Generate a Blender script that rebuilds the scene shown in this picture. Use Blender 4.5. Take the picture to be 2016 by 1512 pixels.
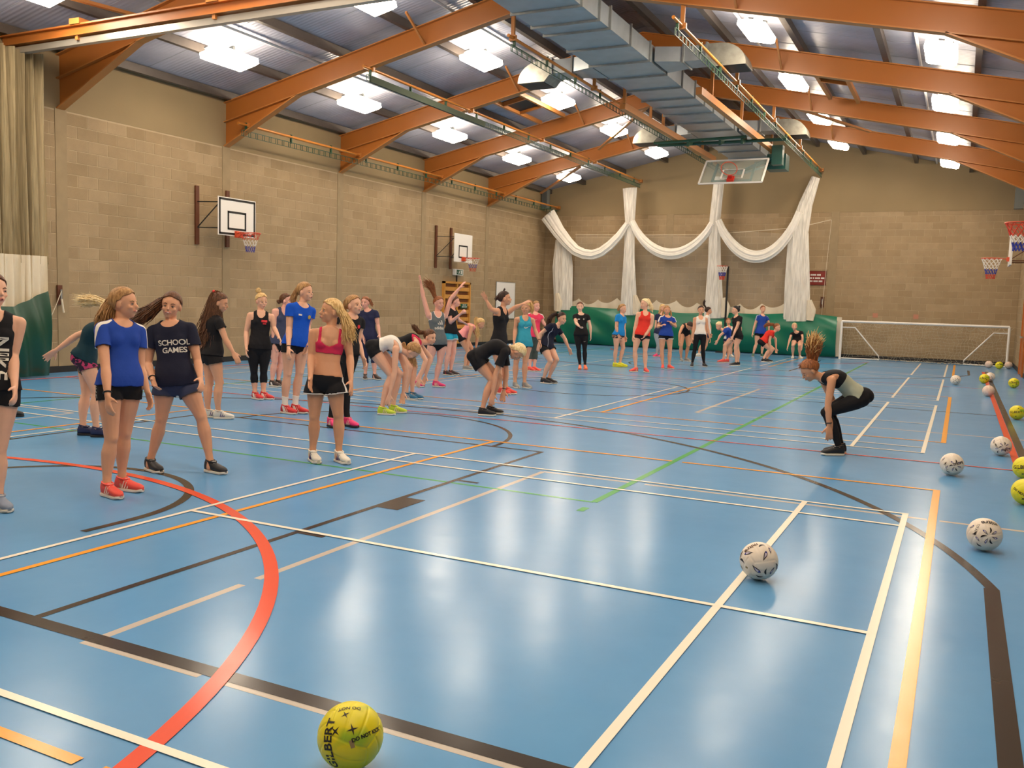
import bpy, bmesh, math, random
import numpy as np
from mathutils import Vector, Matrix, noise
from mathutils.bvhtree import BVHTree

scene = bpy.context.scene
for o in list(bpy.data.objects):
    bpy.data.objects.remove(o)
random.seed(7)
PI = math.pi

# ------------------------------------------------------------------ camera
FPX = 1756.3
CAM = np.array([0.2745, -4.7314, 1.6172])
_yaw, _pit, _rol = 0.4632, 0.0933, 0.0312
_f = np.array([-math.sin(_yaw)*math.cos(_pit), math.cos(_yaw)*math.cos(_pit), -math.sin(_pit)])
_r0 = np.array([math.cos(_yaw), math.sin(_yaw), 0.0])
_u0 = np.cross(_r0, _f)
_r = _r0*math.cos(_rol) + _u0*math.sin(_rol)
_u = -_r0*math.sin(_rol) + _u0*math.cos(_rol)
cam_data = bpy.data.cameras.new('camera')
cam_data.sensor_width = 36.0
cam_data.lens = FPX/2016*36.0
cam_data.clip_end = 200
cam = bpy.data.objects.new('camera', cam_data)
scene.collection.objects.link(cam)
cam.matrix_world = Matrix(((_r[0], _u[0], -_f[0], CAM[0]), (_r[1], _u[1], -_f[1], CAM[1]),
                           (_r[2], _u[2], -_f[2], CAM[2]), (0, 0, 0, 1)))
scene.camera = cam

# ------------------------------------------------------------------ world, exposure
scene.view_settings.view_transform = 'Standard'
scene.view_settings.look = 'None'
scene.view_settings.gamma = 1.0
scene.view_settings.use_curve_mapping = False
scene.view_settings.exposure = 0.22
world = bpy.data.worlds.new('world')
scene.world = world
world.use_nodes = True
world.node_tree.nodes['Background'].inputs[0].default_value = (0.6, 0.65, 0.75, 1)
world.node_tree.nodes['Background'].inputs[1].default_value = 0.05
LAMP_STRENGTH = 37.0
LAMP_COLOUR = (1.0, 0.83, 0.63)

# the hall: x across, y along, origin at the near badminton court's back line
XL, XR, YN, YF = -14.885, 1.85, -5.2, 28.2
EAVE, SLOPE, XM = 5.85, 0.218, -6.5175
FRAMES = [-1.79, 2.388, 6.565, 10.742, 14.919, 19.097, 23.274]
def roof_z(x):
    return EAVE + SLOPE*((x-XL) if x < XM else (XR-x))

# pixel of the photograph -> world point on a plane (used only to place things at their real spot)
def ray(px, py):
    return _r*(px-1008)/FPX - _u*(py-756)/FPX + _f
def hit(px, py, axis, v):
    d = ray(px, py); t = (v-CAM[axis])/d[axis]
    return CAM + d*t
def depth_of(P):
    return float(np.dot(np.asarray(P)-CAM, _f))
def at_depth(px, py, dep):
    return CAM + ray(px, py)*dep

# ------------------------------------------------------------------ materials
MATS = {}
def nodes_of(m):
    m.use_nodes = True
    nt = m.node_tree
    return nt, nt.nodes, nt.links, nt.nodes['Principled BSDF']
def mat(name, col, rough=0.6, metal=0.0, spec=0.5, coat=0.0, noise_amt=0.0, noise_scale=8.0, bump=0.0, bump_scale=60.0,
        emit=None, emit_str=0.0, sheen=0.0, sss=0.0, hue_rand=0.0):
    if name in MATS: return MATS[name]
    m = bpy.data.materials.new(name); nt, N, L, P = nodes_of(m)
    P.inputs['Roughness'].default_value = rough
    P.inputs['Metallic'].default_value = metal
    P.inputs['Specular IOR Level'].default_value = spec
    P.inputs['Coat Weight'].default_value = coat
    P.inputs['Base Color'].default_value = (*col, 1)
    if sheen: P.inputs['Sheen Weight'].default_value = sheen
    if sss:
        P.inputs['Subsurface Weight'].default_value = sss
        P.inputs['Subsurface Radius'].default_value = (0.02, 0.008, 0.004)
    tc = N.new('ShaderNodeTexCoord')
    if noise_amt > 0:
        n = N.new('ShaderNodeTexNoise'); n.inputs['Scale'].default_value = noise_scale; n.inputs['Detail'].default_value = 5
        L.new(tc.outputs['Object'], n.inputs['Vector'])
        r = N.new('ShaderNodeMapRange'); r.inputs['To Min'].default_value = 1-noise_amt; r.inputs['To Max'].default_value = 1+noise_amt
        r.inputs['From Min'].default_value = .25; r.inputs['From Max'].default_value = .75
        L.new(n.outputs['Fac'], r.inputs['Value'])
        mx = N.new('ShaderNodeMix'); mx.data_type = 'RGBA'; mx.blend_type = 'MULTIPLY'; mx.inputs['Factor'].default_value = 1
        mx.inputs['A'].default_value = (*col, 1)
        L.new(r.outputs['Result'], mx.inputs['B']); L.new(mx.outputs['Result'], P.inputs['Base Color'])
    if bump > 0:
        n2 = N.new('ShaderNodeTexNoise'); n2.inputs['Scale'].default_value = bump_scale; n2.inputs['Detail'].default_value = 3
        L.new(tc.outputs['Object'], n2.inputs['Vector'])
        b = N.new('ShaderNodeBump'); b.inputs['Strength'].default_value = bump; b.inputs['Distance'].default_value = 0.01
        L.new(n2.outputs['Fac'], b.inputs['Height']); L.new(b.outputs['Normal'], P.inputs['Normal'])
    if emit:
        P.inputs['Emission Color'].default_value = (*emit, 1); P.inputs['Emission Strength'].default_value = emit_str
    MATS[name] = m
    return m
def srgb(r, g, b):
    def c(v):
        v /= 255.0
        return v/12.92 if v <= 0.04045 else ((v+0.055)/1.055)**2.4
    return (c(r), c(g), c(b))

# ------------------------------------------------------------------ mesh helpers
C = scene.collection
WLOC = {}
class MB:
    def __init__(s): s.v = []; s.f = []
    def add(s, vs, fs):
        k = len(s.v); s.v.extend([tuple(map(float, p)) for p in vs]); s.f.extend([tuple(i+k for i in f) for f in fs]); return s
    def box(s, x0, x1, y0, y1, z0, z1):
        return s.add([(x0,y0,z0),(x1,y0,z0),(x1,y1,z0),(x0,y1,z0),(x0,y0,z1),(x1,y0,z1),(x1,y1,z1),(x0,y1,z1)],
                     [(0,3,2,1),(4,5,6,7),(0,1,5,4),(1,2,6,5),(2,3,7,6),(3,0,4,7)])
    def bar(s, a, b, w, h, up=(0,0,1)):
        a = Vector(a); b = Vector(b); d = (b-a).normalized(); up = Vector(up)
        if abs(d.dot(up)) > .98: up = Vector((1,0,0))
        sx = d.cross(up).normalized(); u = sx.cross(d)
        vs = [p + sx*i*w/2 + u*j*h/2 for p in (a,b) for i,j in ((-1,-1),(1,-1),(1,1),(-1,1))]
        return s.add(vs, [(3,2,1,0),(4,5,6,7),(0,1,5,4),(1,2,6,5),(2,3,7,6),(3,0,4,7)])
    def tube(s, pts, r, n=8, closed=False):
        pts = [Vector(p) for p in pts]; rs = r if isinstance(r, (list, tuple)) else [r]*len(pts)
        k = len(pts); vs = []; prev = None
        for i, p in enumerate(pts):
            if closed: d = pts[(i+1)%k]-pts[i-1]
            else: d = pts[min(i+1,k-1)]-pts[max(i-1,0)]
            d.normalize()
            if prev is None:
                a = Vector((0,0,1)) if abs(d.z) < .9 else Vector((1,0,0)); x = d.cross(a).normalized()
            else:
                x = (prev - d*prev.dot(d))
                x = x.normalized() if x.length > 1e-6 else d.orthogonal().normalized()
            prev = x; y = d.cross(x)
            for j in range(n):
                t = 2*PI*j/n; vs.append(p + (x*math.cos(t)+y*math.sin(t))*rs[i])
        fs = []
        for i in range(k if closed else k-1):
            for j in range(n):
                a = i*n+j; b = i*n+(j+1)%n; c = ((i+1)%k)*n+(j+1)%n; d = ((i+1)%k)*n+j
                fs.append((a,b,c,d))
        if not closed:
            fs.append(tuple(range(n))[::-1]); fs.append(tuple(range((k-1)*n, k*n)))
        return s.add(vs, fs)
    def sphere(s, c, r, nu=16, nv=10):
        rx, ry, rz = r if isinstance(r, (list, tuple)) else (r,r,r)
        vs = [(c[0],c[1],c[2]+rz)]
        for i in range(1,nv):
            t = PI*i/nv
            for j in range(nu):
                p = 2*PI*j/nu; vs.append((c[0]+rx*math.sin(t)*math.cos(p), c[1]+ry*math.sin(t)*math.sin(p), c[2]+rz*math.cos(t)))
        vs.append((c[0],c[1],c[2]-rz)); fs = []
        for j in range(nu): fs.append((0,1+j,1+(j+1)%nu))
        for i in range(nv-2):
            for j in range(nu):
                a = 1+i*nu+j; b = 1+i*nu+(j+1)%nu; fs.append((a,a+nu,b+nu,b))
        e = len(vs)-1
        for j in range(nu): fs.append((e, 1+(nv-2)*nu+(j+1)%nu, 1+(nv-2)*nu+j))
        return s.add(vs, fs)
    def prism(s, poly, axis, a, b):
        n = len(poly)
        def P(q, t):
            return (t,q[0],q[1]) if axis == 0 else ((q[0],t,q[1]) if axis == 1 else (q[0],q[1],t))
        vs = [P(q,a) for q in poly]+[P(q,b) for q in poly]
        fs = [tuple(range(n))[::-1], tuple(range(n,2*n))]+[(i,(i+1)%n,n+(i+1)%n,n+i) for i in range(n)]
        return s.add(vs, fs)
    def grid(s, fn, nu, nv):
        vs = [fn(i/nu, j/nv) for j in range(nv+1) for i in range(nu+1)]
        fs = [(j*(nu+1)+i, j*(nu+1)+i+1, (j+1)*(nu+1)+i+1, (j+1)*(nu+1)+i) for j in range(nv) for i in range(nu)]
        return s.add(vs, fs)
    def mesh(s, name, origin=(0,0,0), smooth=False):
        me = bpy.data.meshes.new(name); o = origin
        me.from_pydata([(x-o[0],y-o[1],z-o[2]) for x,y,z in s.v], [], s.f)
        bm = bmesh.new(); bm.from_mesh(me); bmesh.ops.recalc_face_normals(bm, faces=bm.faces); bm.to_mesh(me); bm.free()
        if smooth:
            me.polygons.foreach_set('use_smooth', [True]*len(me.polygons))
            try: me.set_sharp_from_angle(angle=0.7)
            except Exception: pass
        me.update()
        return me
def link(name, me, loc, parent=None, m=None):
    o = bpy.data.objects.new(name, me); C.objects.link(o)
    if m is not None and me is not None and len(me.materials) == 0: me.materials.append(m)
    if parent is not None:
        o.parent = parent; pl = WLOC[parent.name]; o.location = (loc[0]-pl[0], loc[1]-pl[1], loc[2]-pl[2])
    else: o.location = loc
    WLOC[o.name] = tuple(loc)
    return o
def obj(name, mb, m, parent=None, smooth=False, origin=None):
    if origin is None:
        a = np.array(mb.v); lo = a.min(0); hi = a.max(0); origin = ((lo[0]+hi[0])/2, (lo[1]+hi[1])/2, lo[2])
    return link(name, mb.mesh(name, origin, smooth), origin, parent, m)
def tag(o, label=None, cat=None, group=None, kind=None):
    if label: o['label'] = label
    if cat: o['category'] = cat
    if group: o['group'] = group
    if kind: o['kind'] = kind
    return o
def empty(name, loc, label=None, cat=None, group=None, kind=None):
    o = bpy.data.objects.new(name, None); C.objects.link(o); o.location = loc; o.empty_display_size = .1
    WLOC[o.name] = tuple(map(float, loc))
    return tag(o, label, cat, group, kind)
# ------------------------------------------------------------------ setting materials
def block_mat():
    m = bpy.data.materials.new('concrete_block'); nt, N, L, P = nodes_of(m)
    P.inputs['Roughness'].default_value = .85; P.inputs['Specular IOR Level'].default_value = .25
    oi = N.new('ShaderNodeObjectInfo'); at = N.new('ShaderNodeAttribute'); at.attribute_name = 'rnd'
    ad = N.new('ShaderNodeMath'); ad.operation = 'ADD'; L.new(oi.outputs['Random'], ad.inputs[0]); L.new(at.outputs['Fac'], ad.inputs[1])
    fr = N.new('ShaderNodeMath'); fr.operation = 'FRACT'; L.new(ad.outputs[0], fr.inputs[0])
    cr = N.new('ShaderNodeValToRGB'); e = cr.color_ramp.elements
    e[0].position = 0; e[0].color = (*srgb(156,134,102),1); e[1].position = 1; e[1].color = (*srgb(172,150,118),1)
    x = e.new(.15); x.color = (*srgb(161,139,107),1); x = e.new(.8); x.color = (*srgb(167,145,113),1)
    L.new(fr.outputs[0], cr.inputs['Fac'])
    geo = N.new('ShaderNodeNewGeometry')
    n = N.new('ShaderNodeTexNoise'); n.inputs['Scale'].default_value = 2.2; n.inputs['Detail'].default_value = 6; n.inputs['Roughness'].default_value = .65
    L.new(geo.outputs['Position'], n.inputs['Vector'])
    mr = N.new('ShaderNodeMapRange'); mr.inputs['From Min'].default_value = .3; mr.inputs['From Max'].default_value = .7
    mr.inputs['To Min'].default_value = .88; mr.inputs['To Max'].default_value = 1.08; L.new(n.outputs['Fac'], mr.inputs['Value'])
    mx = N.new('ShaderNodeMix'); mx.data_type = 'RGBA'; mx.blend_type = 'MULTIPLY'; mx.inputs['Factor'].default_value = 1
    L.new(cr.outputs['Color'], mx.inputs['A']); L.new(mr.outputs['Result'], mx.inputs['B']); L.new(mx.outputs['Result'], P.inputs['Base Color'])
    n2 = N.new('ShaderNodeTexNoise'); n2.inputs['Scale'].default_value = 90; L.new(geo.outputs['Position'], n2.inputs['Vector'])
    b = N.new('ShaderNodeBump'); b.inputs['Strength'].default_value = .25; b.inputs['Distance'].default_value = .01
    L.new(n2.outputs['Fac'], b.inputs['Height']); L.new(b.outputs['Normal'], P.inputs['Normal'])
    return m
M_BLOCK = block_mat()
M_MORTAR = mat('mortar', srgb(190,169,137), .9, noise_amt=.08, noise_scale=3)
M_RENDER = mat('rendered_wall', srgb(152,132,98), .9, noise_amt=.08, noise_scale=.7, bump=.1)
M_CONC = mat('concrete_pier', srgb(156,136,104), .85, noise_amt=.1, noise_scale=4)
M_SKIRT = mat('black_skirting', srgb(34,32,32), .5)
M_ORANGE = mat('orange_steel', srgb(178,108,46), .42, noise_amt=.05, noise_scale=2)
M_ORANGE2 = mat('orange_flange', srgb(190,124,62), .4)
M_PURLIN = mat('purlin_steel', srgb(92,84,78), .5, metal=.3, noise_amt=.1)
M_GALV = mat('galvanised_steel', srgb(158,162,160), .42, metal=.55, noise_amt=.14, noise_scale=9)
M_GALV_D = mat('dark_galvanised', srgb(110,114,114), .5, metal=.5)
M_YEL = mat('yellow_tube', srgb(196,126,52), .3, metal=.2)
M_GREENST = mat('green_steel', srgb(40,78,58), .45)
M_WOOD_D = mat('dark_brown_timber', srgb(96,52,30), .5, noise_amt=.12, noise_scale=10)
M_PINE = mat('pine', srgb(206,146,66), .45, noise_amt=.1, noise_scale=8)
M_BLACK = mat('black_paint', srgb(24,24,24), .5)
M_WHITE = mat('white_paint', srgb(235,232,226), .4)

def roof_mat():
    m = bpy.data.materials.new('roof_sheet'); nt, N, L, P = nodes_of(m)
    P.inputs['Roughness'].default_value = .38; P.inputs['Specular IOR Level'].default_value = .5
    geo = N.new('ShaderNodeNewGeometry'); n = N.new('ShaderNodeTexNoise'); n.inputs['Scale'].default_value = .9; n.inputs['Detail'].default_value = 4
    L.new(geo.outputs['Position'], n.inputs['Vector'])
    cr = N.new('ShaderNodeValToRGB'); cr.color_ramp.elements[0].position = .3; cr.color_ramp.elements[1].position = .7
    cr.color_ramp.elements[0].color = (*srgb(150,152,166),1); cr.color_ramp.elements[1].color = (*srgb(182,184,198),1)
    L.new(n.outputs['Fac'], cr.inputs['Fac']); L.new(cr.outputs['Color'], P.inputs['Base Color'])
    w = N.new('ShaderNodeTexWave'); w.wave_type = 'BANDS'; w.bands_direction = 'Y'; w.inputs['Scale'].default_value = 3.2
    L.new(geo.outputs['Position'], w.inputs['Vector'])
    b = N.new('ShaderNodeBump'); b.inputs['Strength'].default_value = .35; b.inputs['Distance'].default_value = .012
    L.new(w.outputs['Fac'], b.inputs['Height']); L.new(b.outputs['Normal'], P.inputs['Normal'])
    return m
M_ROOF = roof_mat()

def floor_mat(name, col, col2=None):
    m = bpy.data.materials.new(name); nt, N, L, P = nodes_of(m)
    P.inputs['Specular IOR Level'].default_value = .17
    geo = N.new('ShaderNodeNewGeometry')
    n = N.new('ShaderNodeTexNoise'); n.inputs['Scale'].default_value = .8; n.inputs['Detail'].default_value = 6; n.inputs['Roughness'].default_value = .6
    L.new(geo.outputs['Position'], n.inputs['Vector'])
    cr = N.new('ShaderNodeValToRGB'); cr.color_ramp.elements[0].position = .25; cr.color_ramp.elements[1].position = .75
    cr.color_ramp.elements[0].color = (*col,1); cr.color_ramp.elements[1].color = (*(col2 or col),1)
    L.new(n.outputs['Fac'], cr.inputs['Fac']); L.new(cr.outputs['Color'], P.inputs['Base Color'])
    # scuffs in the lacquer
    n3 = N.new('ShaderNodeTexNoise'); n3.inputs['Scale'].default_value = 5; n3.inputs['Detail'].default_value = 8
    L.new(geo.outputs['Position'], n3.inputs['Vector'])
    mr = N.new('ShaderNodeMapRange'); mr.inputs['To Min'].default_value = .17; mr.inputs['To Max'].default_value = .25
    L.new(n3.outputs['Fac'], mr.inputs['Value']); L.new(mr.outputs['Result'], P.inputs['Roughness'])
    n2 = N.new('ShaderNodeTexNoise'); n2.inputs['Scale'].default_value = 4; n2.inputs['Detail'].default_value = 3
    L.new(geo.outputs['Position'], n2.inputs['Vector'])
    b = N.new('ShaderNodeBump'); b.inputs['Strength'].default_value = .12; b.inputs['Distance'].default_value = .012
    L.new(n2.outputs['Fac'], b.inputs['Height']); L.new(b.outputs['Normal'], P.inputs['Normal'])
    return m
M_FLOOR = floor_mat('blue_sports_floor', srgb(92,150,202), srgb(104,161,211))
FL = {'white': floor_mat('white_line_paint', srgb(244,240,224)), 'black': floor_mat('black_line_paint', srgb(62,56,52)),
      'orange': floor_mat('orange_line_paint', srgb(240,164,52)), 'grey': floor_mat('grey_line_paint', srgb(196,188,178)),
      'green': floor_mat('green_line_paint', srgb(72,168,92)), 'red': floor_mat('red_line_paint', srgb(228,84,56))}

# ------------------------------------------------------------------ floor and its painted lines
floor = tag(obj('floor', MB().box(XL-.3, XR+.3, YN-.3, YF+.3, -.2, 0), M_FLOOR), 'glossy blue sports hall floor with court markings', kind='structure')
HZ = {'grey': .0005, 'green': .0012, 'black': .0015, 'orange': .0031, 'red': .0041, 'white': .0045}
def layer(col):
    HZ[col] += .00004; return HZ[col]      # every coat of paint lies a hair above the one before
LW = {'white': .04, 'grey': .05, 'green': .05, 'black': .05, 'orange': .05, 'red': .08}
def line(col, x0, y0, x1, y1, w=None):
    w = w or LW[col]; z = layer(col); mb = MB()
    d = Vector((x1-x0, y1-y0)).normalized(); n = Vector((-d.y, d.x))*w/2
    mb.add([(x0+n.x,y0+n.y,z),(x1+n.x,y1+n.y,z),(x1-n.x,y1-n.y,z),(x0-n.x,y0-n.y,z)], [(0,3,2,1)])
    return obj('court_line', mb, FL[col], floor)
def arc(col, cx, cy, r, a0, a1, w=None, n=64):
    w = w or LW[col]; z = layer(col); vs = []; fs = []
    for i in range(n+1):
        t = math.radians(a0+(a1-a0)*i/n)
        for rr in (r-w/2, r+w/2): vs.append((cx+rr*math.cos(t), cy+rr*math.sin(t), z))
    for i in range(n): fs.append((2*i, 2*i+1, 2*i+3, 2*i+2))
    return obj('court_arc', MB().add(vs, fs), FL[col], floor)
COURTS = [(-3.05, 3.05), (6.56, 12.68), (13.6, 19.72), (20.75, 26.9)]
for y0, y1 in COURTS:
    ym = (y0+y1)/2
    for x in (-.02, -.80, -4.70, -8.70, -12.60, -13.38): line('white', x, y0, x, y1, .045 if x > -1 else .04)
    for y in (y0+.02, y0+.48, y1-.48, y1-.02): line('white', -13.4, y, 0, y)
    line('white', -4.7, ym, 0, ym); line('white', -13.4, ym, -8.7, ym)
# basketball court in black
line('black', XL+.3, -2.0, .585, -2.0, .085)
line('black', -3.67, -2.0, -3.67, 3.95); line('black', -8.57, -2.0, -8.57, 3.95); line('black', -8.57, 3.93, -3.67, 3.93)
for s in (-1, 1):
    cx = -6.12
    for yy in (-.04, 2.1, 3.0): line('black', cx+s*2.45, yy, cx+s*2.68, yy)
    line('black', cx+s*2.56, .86, cx+s*2.56, 1.26, .2)
arc('black', -6.12, 3.93, 1.85, 0, 180, .05)
arc('black', -6.12, -.43, 1.28, 0, 180, .07)
line('black', -4.84, -.43, -4.84, -.8, .06); line('black', -7.40, -.43, -7.40, -.8, .06)
a = math.degrees(math.asin((1.16+.43)/6.86))
arc('black', -6.12, -.43, 6.86, a, 180-a, .07, 128)
line('black', .545, -2.03, .545, 1.18, .085); line('black', -12.8, -2.03, -12.8, 1.18, .06)
arc('black', -6.12, 23.7, 6.86, -a, -180+a, .055, 128)
line('black', .555, 22.1, .555, 24.3, .06)
arc('black', -6.12, 11.65, 1.85, 0, 360, .05)
line('black', XL+.4, 11.65, 1.0, 11.65, .05)
line('black', 1.02, 3.5, 1.02, 24.3, .09)
line('black', -3.67, 19.4, -3.67, 25.3); line('black', -8.57, 19.4, -8.57, 25.3); line('black', -8.57, 19.4, -3.67, 19.4)
arc('black', -6.12, 19.4, 1.85, 180, 360, .05)
# orange
for y0, y1 in ((-2.77, 4.25), (7.68, 14.6), (20.6, 27.0)):
    line('orange', .18, y0-.03, .18, y1+.03, .06); line('orange', -13.6, y0, -13.6, y1)
    line('orange', -4.42, y0, -4.42, y1); line('orange', -9.0, y0, -9.0, y1)
    if y0 < 20:
        for yy in (y0, y1):
            line('orange', -2.21, yy, .18, yy); line('orange', -13.6, yy, -2.32, yy)
# grey
line('grey', -3.19, -2.06, -3.19, -1.07); line('grey', -3.19, -.95, -3.19, 2.93)
line('grey', -3.22, -2.055, -2.49, -2.055, .04); line('grey', -2.38, -2.055, -.5, -2.055, .04)
line('grey', -3.19, 2.93, -2.32, 2.93); line('grey', -2.18, 2.93, .14, 2.93); line('grey', .23, 2.93, XR, 2.93)
line('grey', -3.25, 8.66, -3.25, 13.46, .06); line('grey', -3.25, 8.66, XR, 8.66)
line('grey', -9.85, -2.06, -9.85, 2.93); line('grey', -13.4, 2.93, -9.85, 2.93)
# green
line('green', -2.3, 1.98, -2.3, 25.6, .06); line('green', -11.2, 1.98, -2.3, 1.98, .04); line('green', -2.28, 1.63, -2.28, 1.77, .06)
line('green', -11.2, 1.98, -11.2, 25.6, .06)
# red
arc('red', -6.6, -3.95, 4.62, 0, 180, .08, 96)
line('red', -14.0, 5.93, .92, 5.93, .04); line('red', .93, 5.9, .93, 24.0, .08); line('red', -14.0, -3.95, -14.0, 24.0, .08)
line('red', -14.0, 17.4, .92, 17.4, .04)
arc('red', -6.6, 27.2, 4.62, -160, -20, .06)

# ------------------------------------------------------------------ block walls
def wall_root(name, mb, m, label):
    return tag(obj(name, mb, m, origin=(0,0,0)), label, kind='structure')
TOPZ = 4.87
BL_V = []
def block_mesh(w, h, seed, axis):
    """one proud block: front face inset by a small bevel, centred at its lower middle"""
    rs = random.Random(seed); d = .005; b = .003
    a = w/2-.005; z0 = .005; z1 = h-.005
    o = [(-a,0,z0),(a,0,z0),(a,0,z1),(-a,0,z1)]
    f = [(-a+b,d+rs.uniform(-.001,.001),z0+b),(a-b,d,z0+b),(a-b,d,z1-b),(-a+b,d,z1-b)]
    vs = o+f; fs = [(4,5,6,7),(0,1,5,4),(1,2,6,5),(2,3,7,6),(3,0,4,7)]
    if axis == 0: vs = [(y,x,z) for x,y,z in vs]          # normal +x
    elif axis == 1: vs = [(x,-y,z) for x,y,z in vs]       # normal -y
    else: vs = [(-y,x,z) for x,y,z in vs]                 # normal -x
    return vs, fs
def blocks(wall, axis, plane, spans, z_lo, z_hi, gaps=()):
    cells = []
    for (s0, s1) in spans:
        k = 0; z = z_lo
        while z < z_hi-.03:
            h = min(.225, z_hi-z); x = s0 - (.225 if k % 2 else 0)
            while x < s1-.02:
                a = max(x, s0); b = min(x+.45, s1)
                if b-a > .05: cells.append(((a+b)/2, z, b-a, h))
                x += .45
            z += .225; k += 1
    def where(c):
        if axis == 1: return (c[0], plane, c[1])
        return (plane, c[0], c[1])
    def size(c):
        P = np.array(where(c)); P[2] += .1; v = P-CAM; dp = float(v@_f)
        if dp <= .5: return 0
        px = 1008+FPX*float(v@_r)/dp; py = 756-FPX*float(v@_u)/dp
        if not (-30 < px < 2046 and -30 < py < 1540): return 0
        return 1/dp
    cells.sort(key=lambda c: -size(c))
    n_ind = min(300, sum(1 for c in cells if size(c) > 0))
    cache = {}
    for i, c in enumerate(cells[:n_ind]):
        key = (round(c[2],3), round(c[3],3))
        if key not in cache:
            vs, fs = block_mesh(c[2], c[3], i, axis); me = bpy.data.meshes.new('block'); me.from_pydata(vs, [], fs)
            me.materials.append(M_BLOCK); bm = bmesh.new(); bm.from_mesh(me); bmesh.ops.recalc_face_normals(bm, faces=bm.faces); bm.to_mesh(me); bm.free()
            # open backs: make sure the front looks out
            nrm = me.polygons[0].normal; want = {0: (1,0,0), 1: (0,-1,0), 2: (-1,0,0)}[axis]
            if nrm.dot(Vector(want)) < 0: me.flip_normals()
            cache[key] = me
        link('block', cache[key], where(c), wall)
    rest = cells[n_ind:]
    if rest:
        mb = MB(); rnd = []
        for i, c in enumerate(rest):
            vs, fs = block_mesh(c[2], c[3], i, axis); w = where(c)
            mb.add([(x+w[0], y+w[1], z+w[2]) for x,y,z in vs], fs); v = random.random(); rnd += [v]*8
        me = bpy.data.meshes.new('blockwork'); me.from_pydata(mb.v, [], mb.f)
        want = Vector({0: (1,0,0), 1: (0,-1,0), 2: (-1,0,0)}[axis])
        if me.polygons[0].normal.dot(want) < 0: me.flip_normals()
        at = me.attributes.new('rnd', 'FLOAT', 'POINT'); at.data.foreach_set('value', rnd); me.materials.append(M_BLOCK)
        o = link('blockwork', me, (0,0,0), wall); tag(o, kind='stuff')

wall_left = wall_root('wall_left', MB().box(XL-.25, XL, YN, YF+.25, 0, EAVE+.25), M_MORTAR, 'long concrete block wall on the left')
obj('rendered_band', MB().box(XL, XL+.006, YN, YF, TOPZ, EAVE+.2), M_RENDER, wall_left)
for y in FRAMES: obj('concrete_pier', MB().box(XL, XL+.016, y-.12, y+.12, .1, TOPZ+.01), M_CONC, wall_left)
ys = [YN]+FRAMES+[YF]
blocks(wall_left, 0, XL, [(ys[i]+(.12 if i else 0), ys[i+1]-(.12 if i < len(ys)-2 else 0)) for i in range(len(ys)-1) if ys[i+1] > 2.5], .12, TOPZ)
tag(obj('baseboard_left', MB().box(XL, XL+.02, YN, YF, 0, .12), M_SKIRT), kind='structure')

far_top = [(XL-.2, -.1), (XR+.2, -.1), (XR+.2, roof_z(XR)+.2), (XM, roof_z(XM)+.25), (XL-.2, roof_z(XL)+.2)]
wall_far = wall_root('wall_far', MB().prism(far_top, 1, YF, YF+.25), M_MORTAR, 'far end wall of concrete blocks under a rendered gable')
obj('rendered_gable', MB().prism([(XL, 5.0), (XR, 5.0), (XR, roof_z(XR)+.15), (XM, roof_z(XM)+.2), (XL, roof_z(XL)+.15)], 1, YF-.012, YF), M_RENDER, wall_far)
px = [-9.74, -3.86]
for x in px: obj('concrete_pier', MB().box(x-.13, x+.13, YF-.016, YF, .1, 5.02), M_CONC, wall_far)
blocks(wall_far, 1, YF, [(XL, px[0]-.13), (px[0]+.13, px[1]-.13), (px[1]+.13, XR)], .12, 5.0)
tag(obj('baseboard_far', MB().box(XL, XR, YF-.02, YF, 0, .12), M_SKIRT), kind='structure')
M_REDMARK = mat('faded_red_paint', srgb(190,130,105), .8)
for x in (-2.37, -1.10): obj('red_mark', MB().box(x-.08, x+.08, YF-.014, YF-.011, 1.42, 1.57), M_REDMARK, wall_far)

wall_right = wall_root('wall_right', MB().box(XR, XR+.25, YN, YF+.25, 0, EAVE+.25), M_MORTAR, 'concrete block wall along the right side')
obj('rendered_band', MB().box(XR-.012, XR, YN, YF, TOPZ, EAVE+.2), M_RENDER, wall_right)
blocks(wall_right, 2, XR, [(24.05, YF)], .12, TOPZ)
blk = MB().box(XR-.012, XR, YN, 22.6, .12, TOPZ)
obj('painted_panel', blk, M_CONC, wall_right)
tag(obj('baseboard_right', MB().box(XR-.02, XR, YN, YF, 0, .12), M_SKIRT), kind='structure')
# timber door at the right edge of the far corner
d = empty('door_1', (XR, 23.3, 0), 'orange timber door in the right wall near the far corner', kind='structure')
obj('door_leaf', MB().box(XR-.035, XR-.012, 22.65, 24.0, .02, 2.1), mat('orange_timber', srgb(178,98,36), .45, noise_amt=.12, noise_scale=5), d)
obj('door_frame', MB().box(XR-.06, XR-.012, 23.98, 24.06, 0, 2.18).box(XR-.06, XR-.012, 22.55, 22.65, 0, 2.18).box(XR-.06, XR-.012, 22.55, 24.06, 2.1, 2.18), MATS['orange_timber'], d)
obj('push_bar', MB().bar((XR-.08, 22.8, 1.05), (XR-.08, 23.85, 1.05), .03, .04), M_GALV, d)
wall_near = wall_root('wall_near', MB().prism(far_top, 1, YN-.25, YN), M_RENDER, 'near end wall behind the viewpoint')

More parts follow.
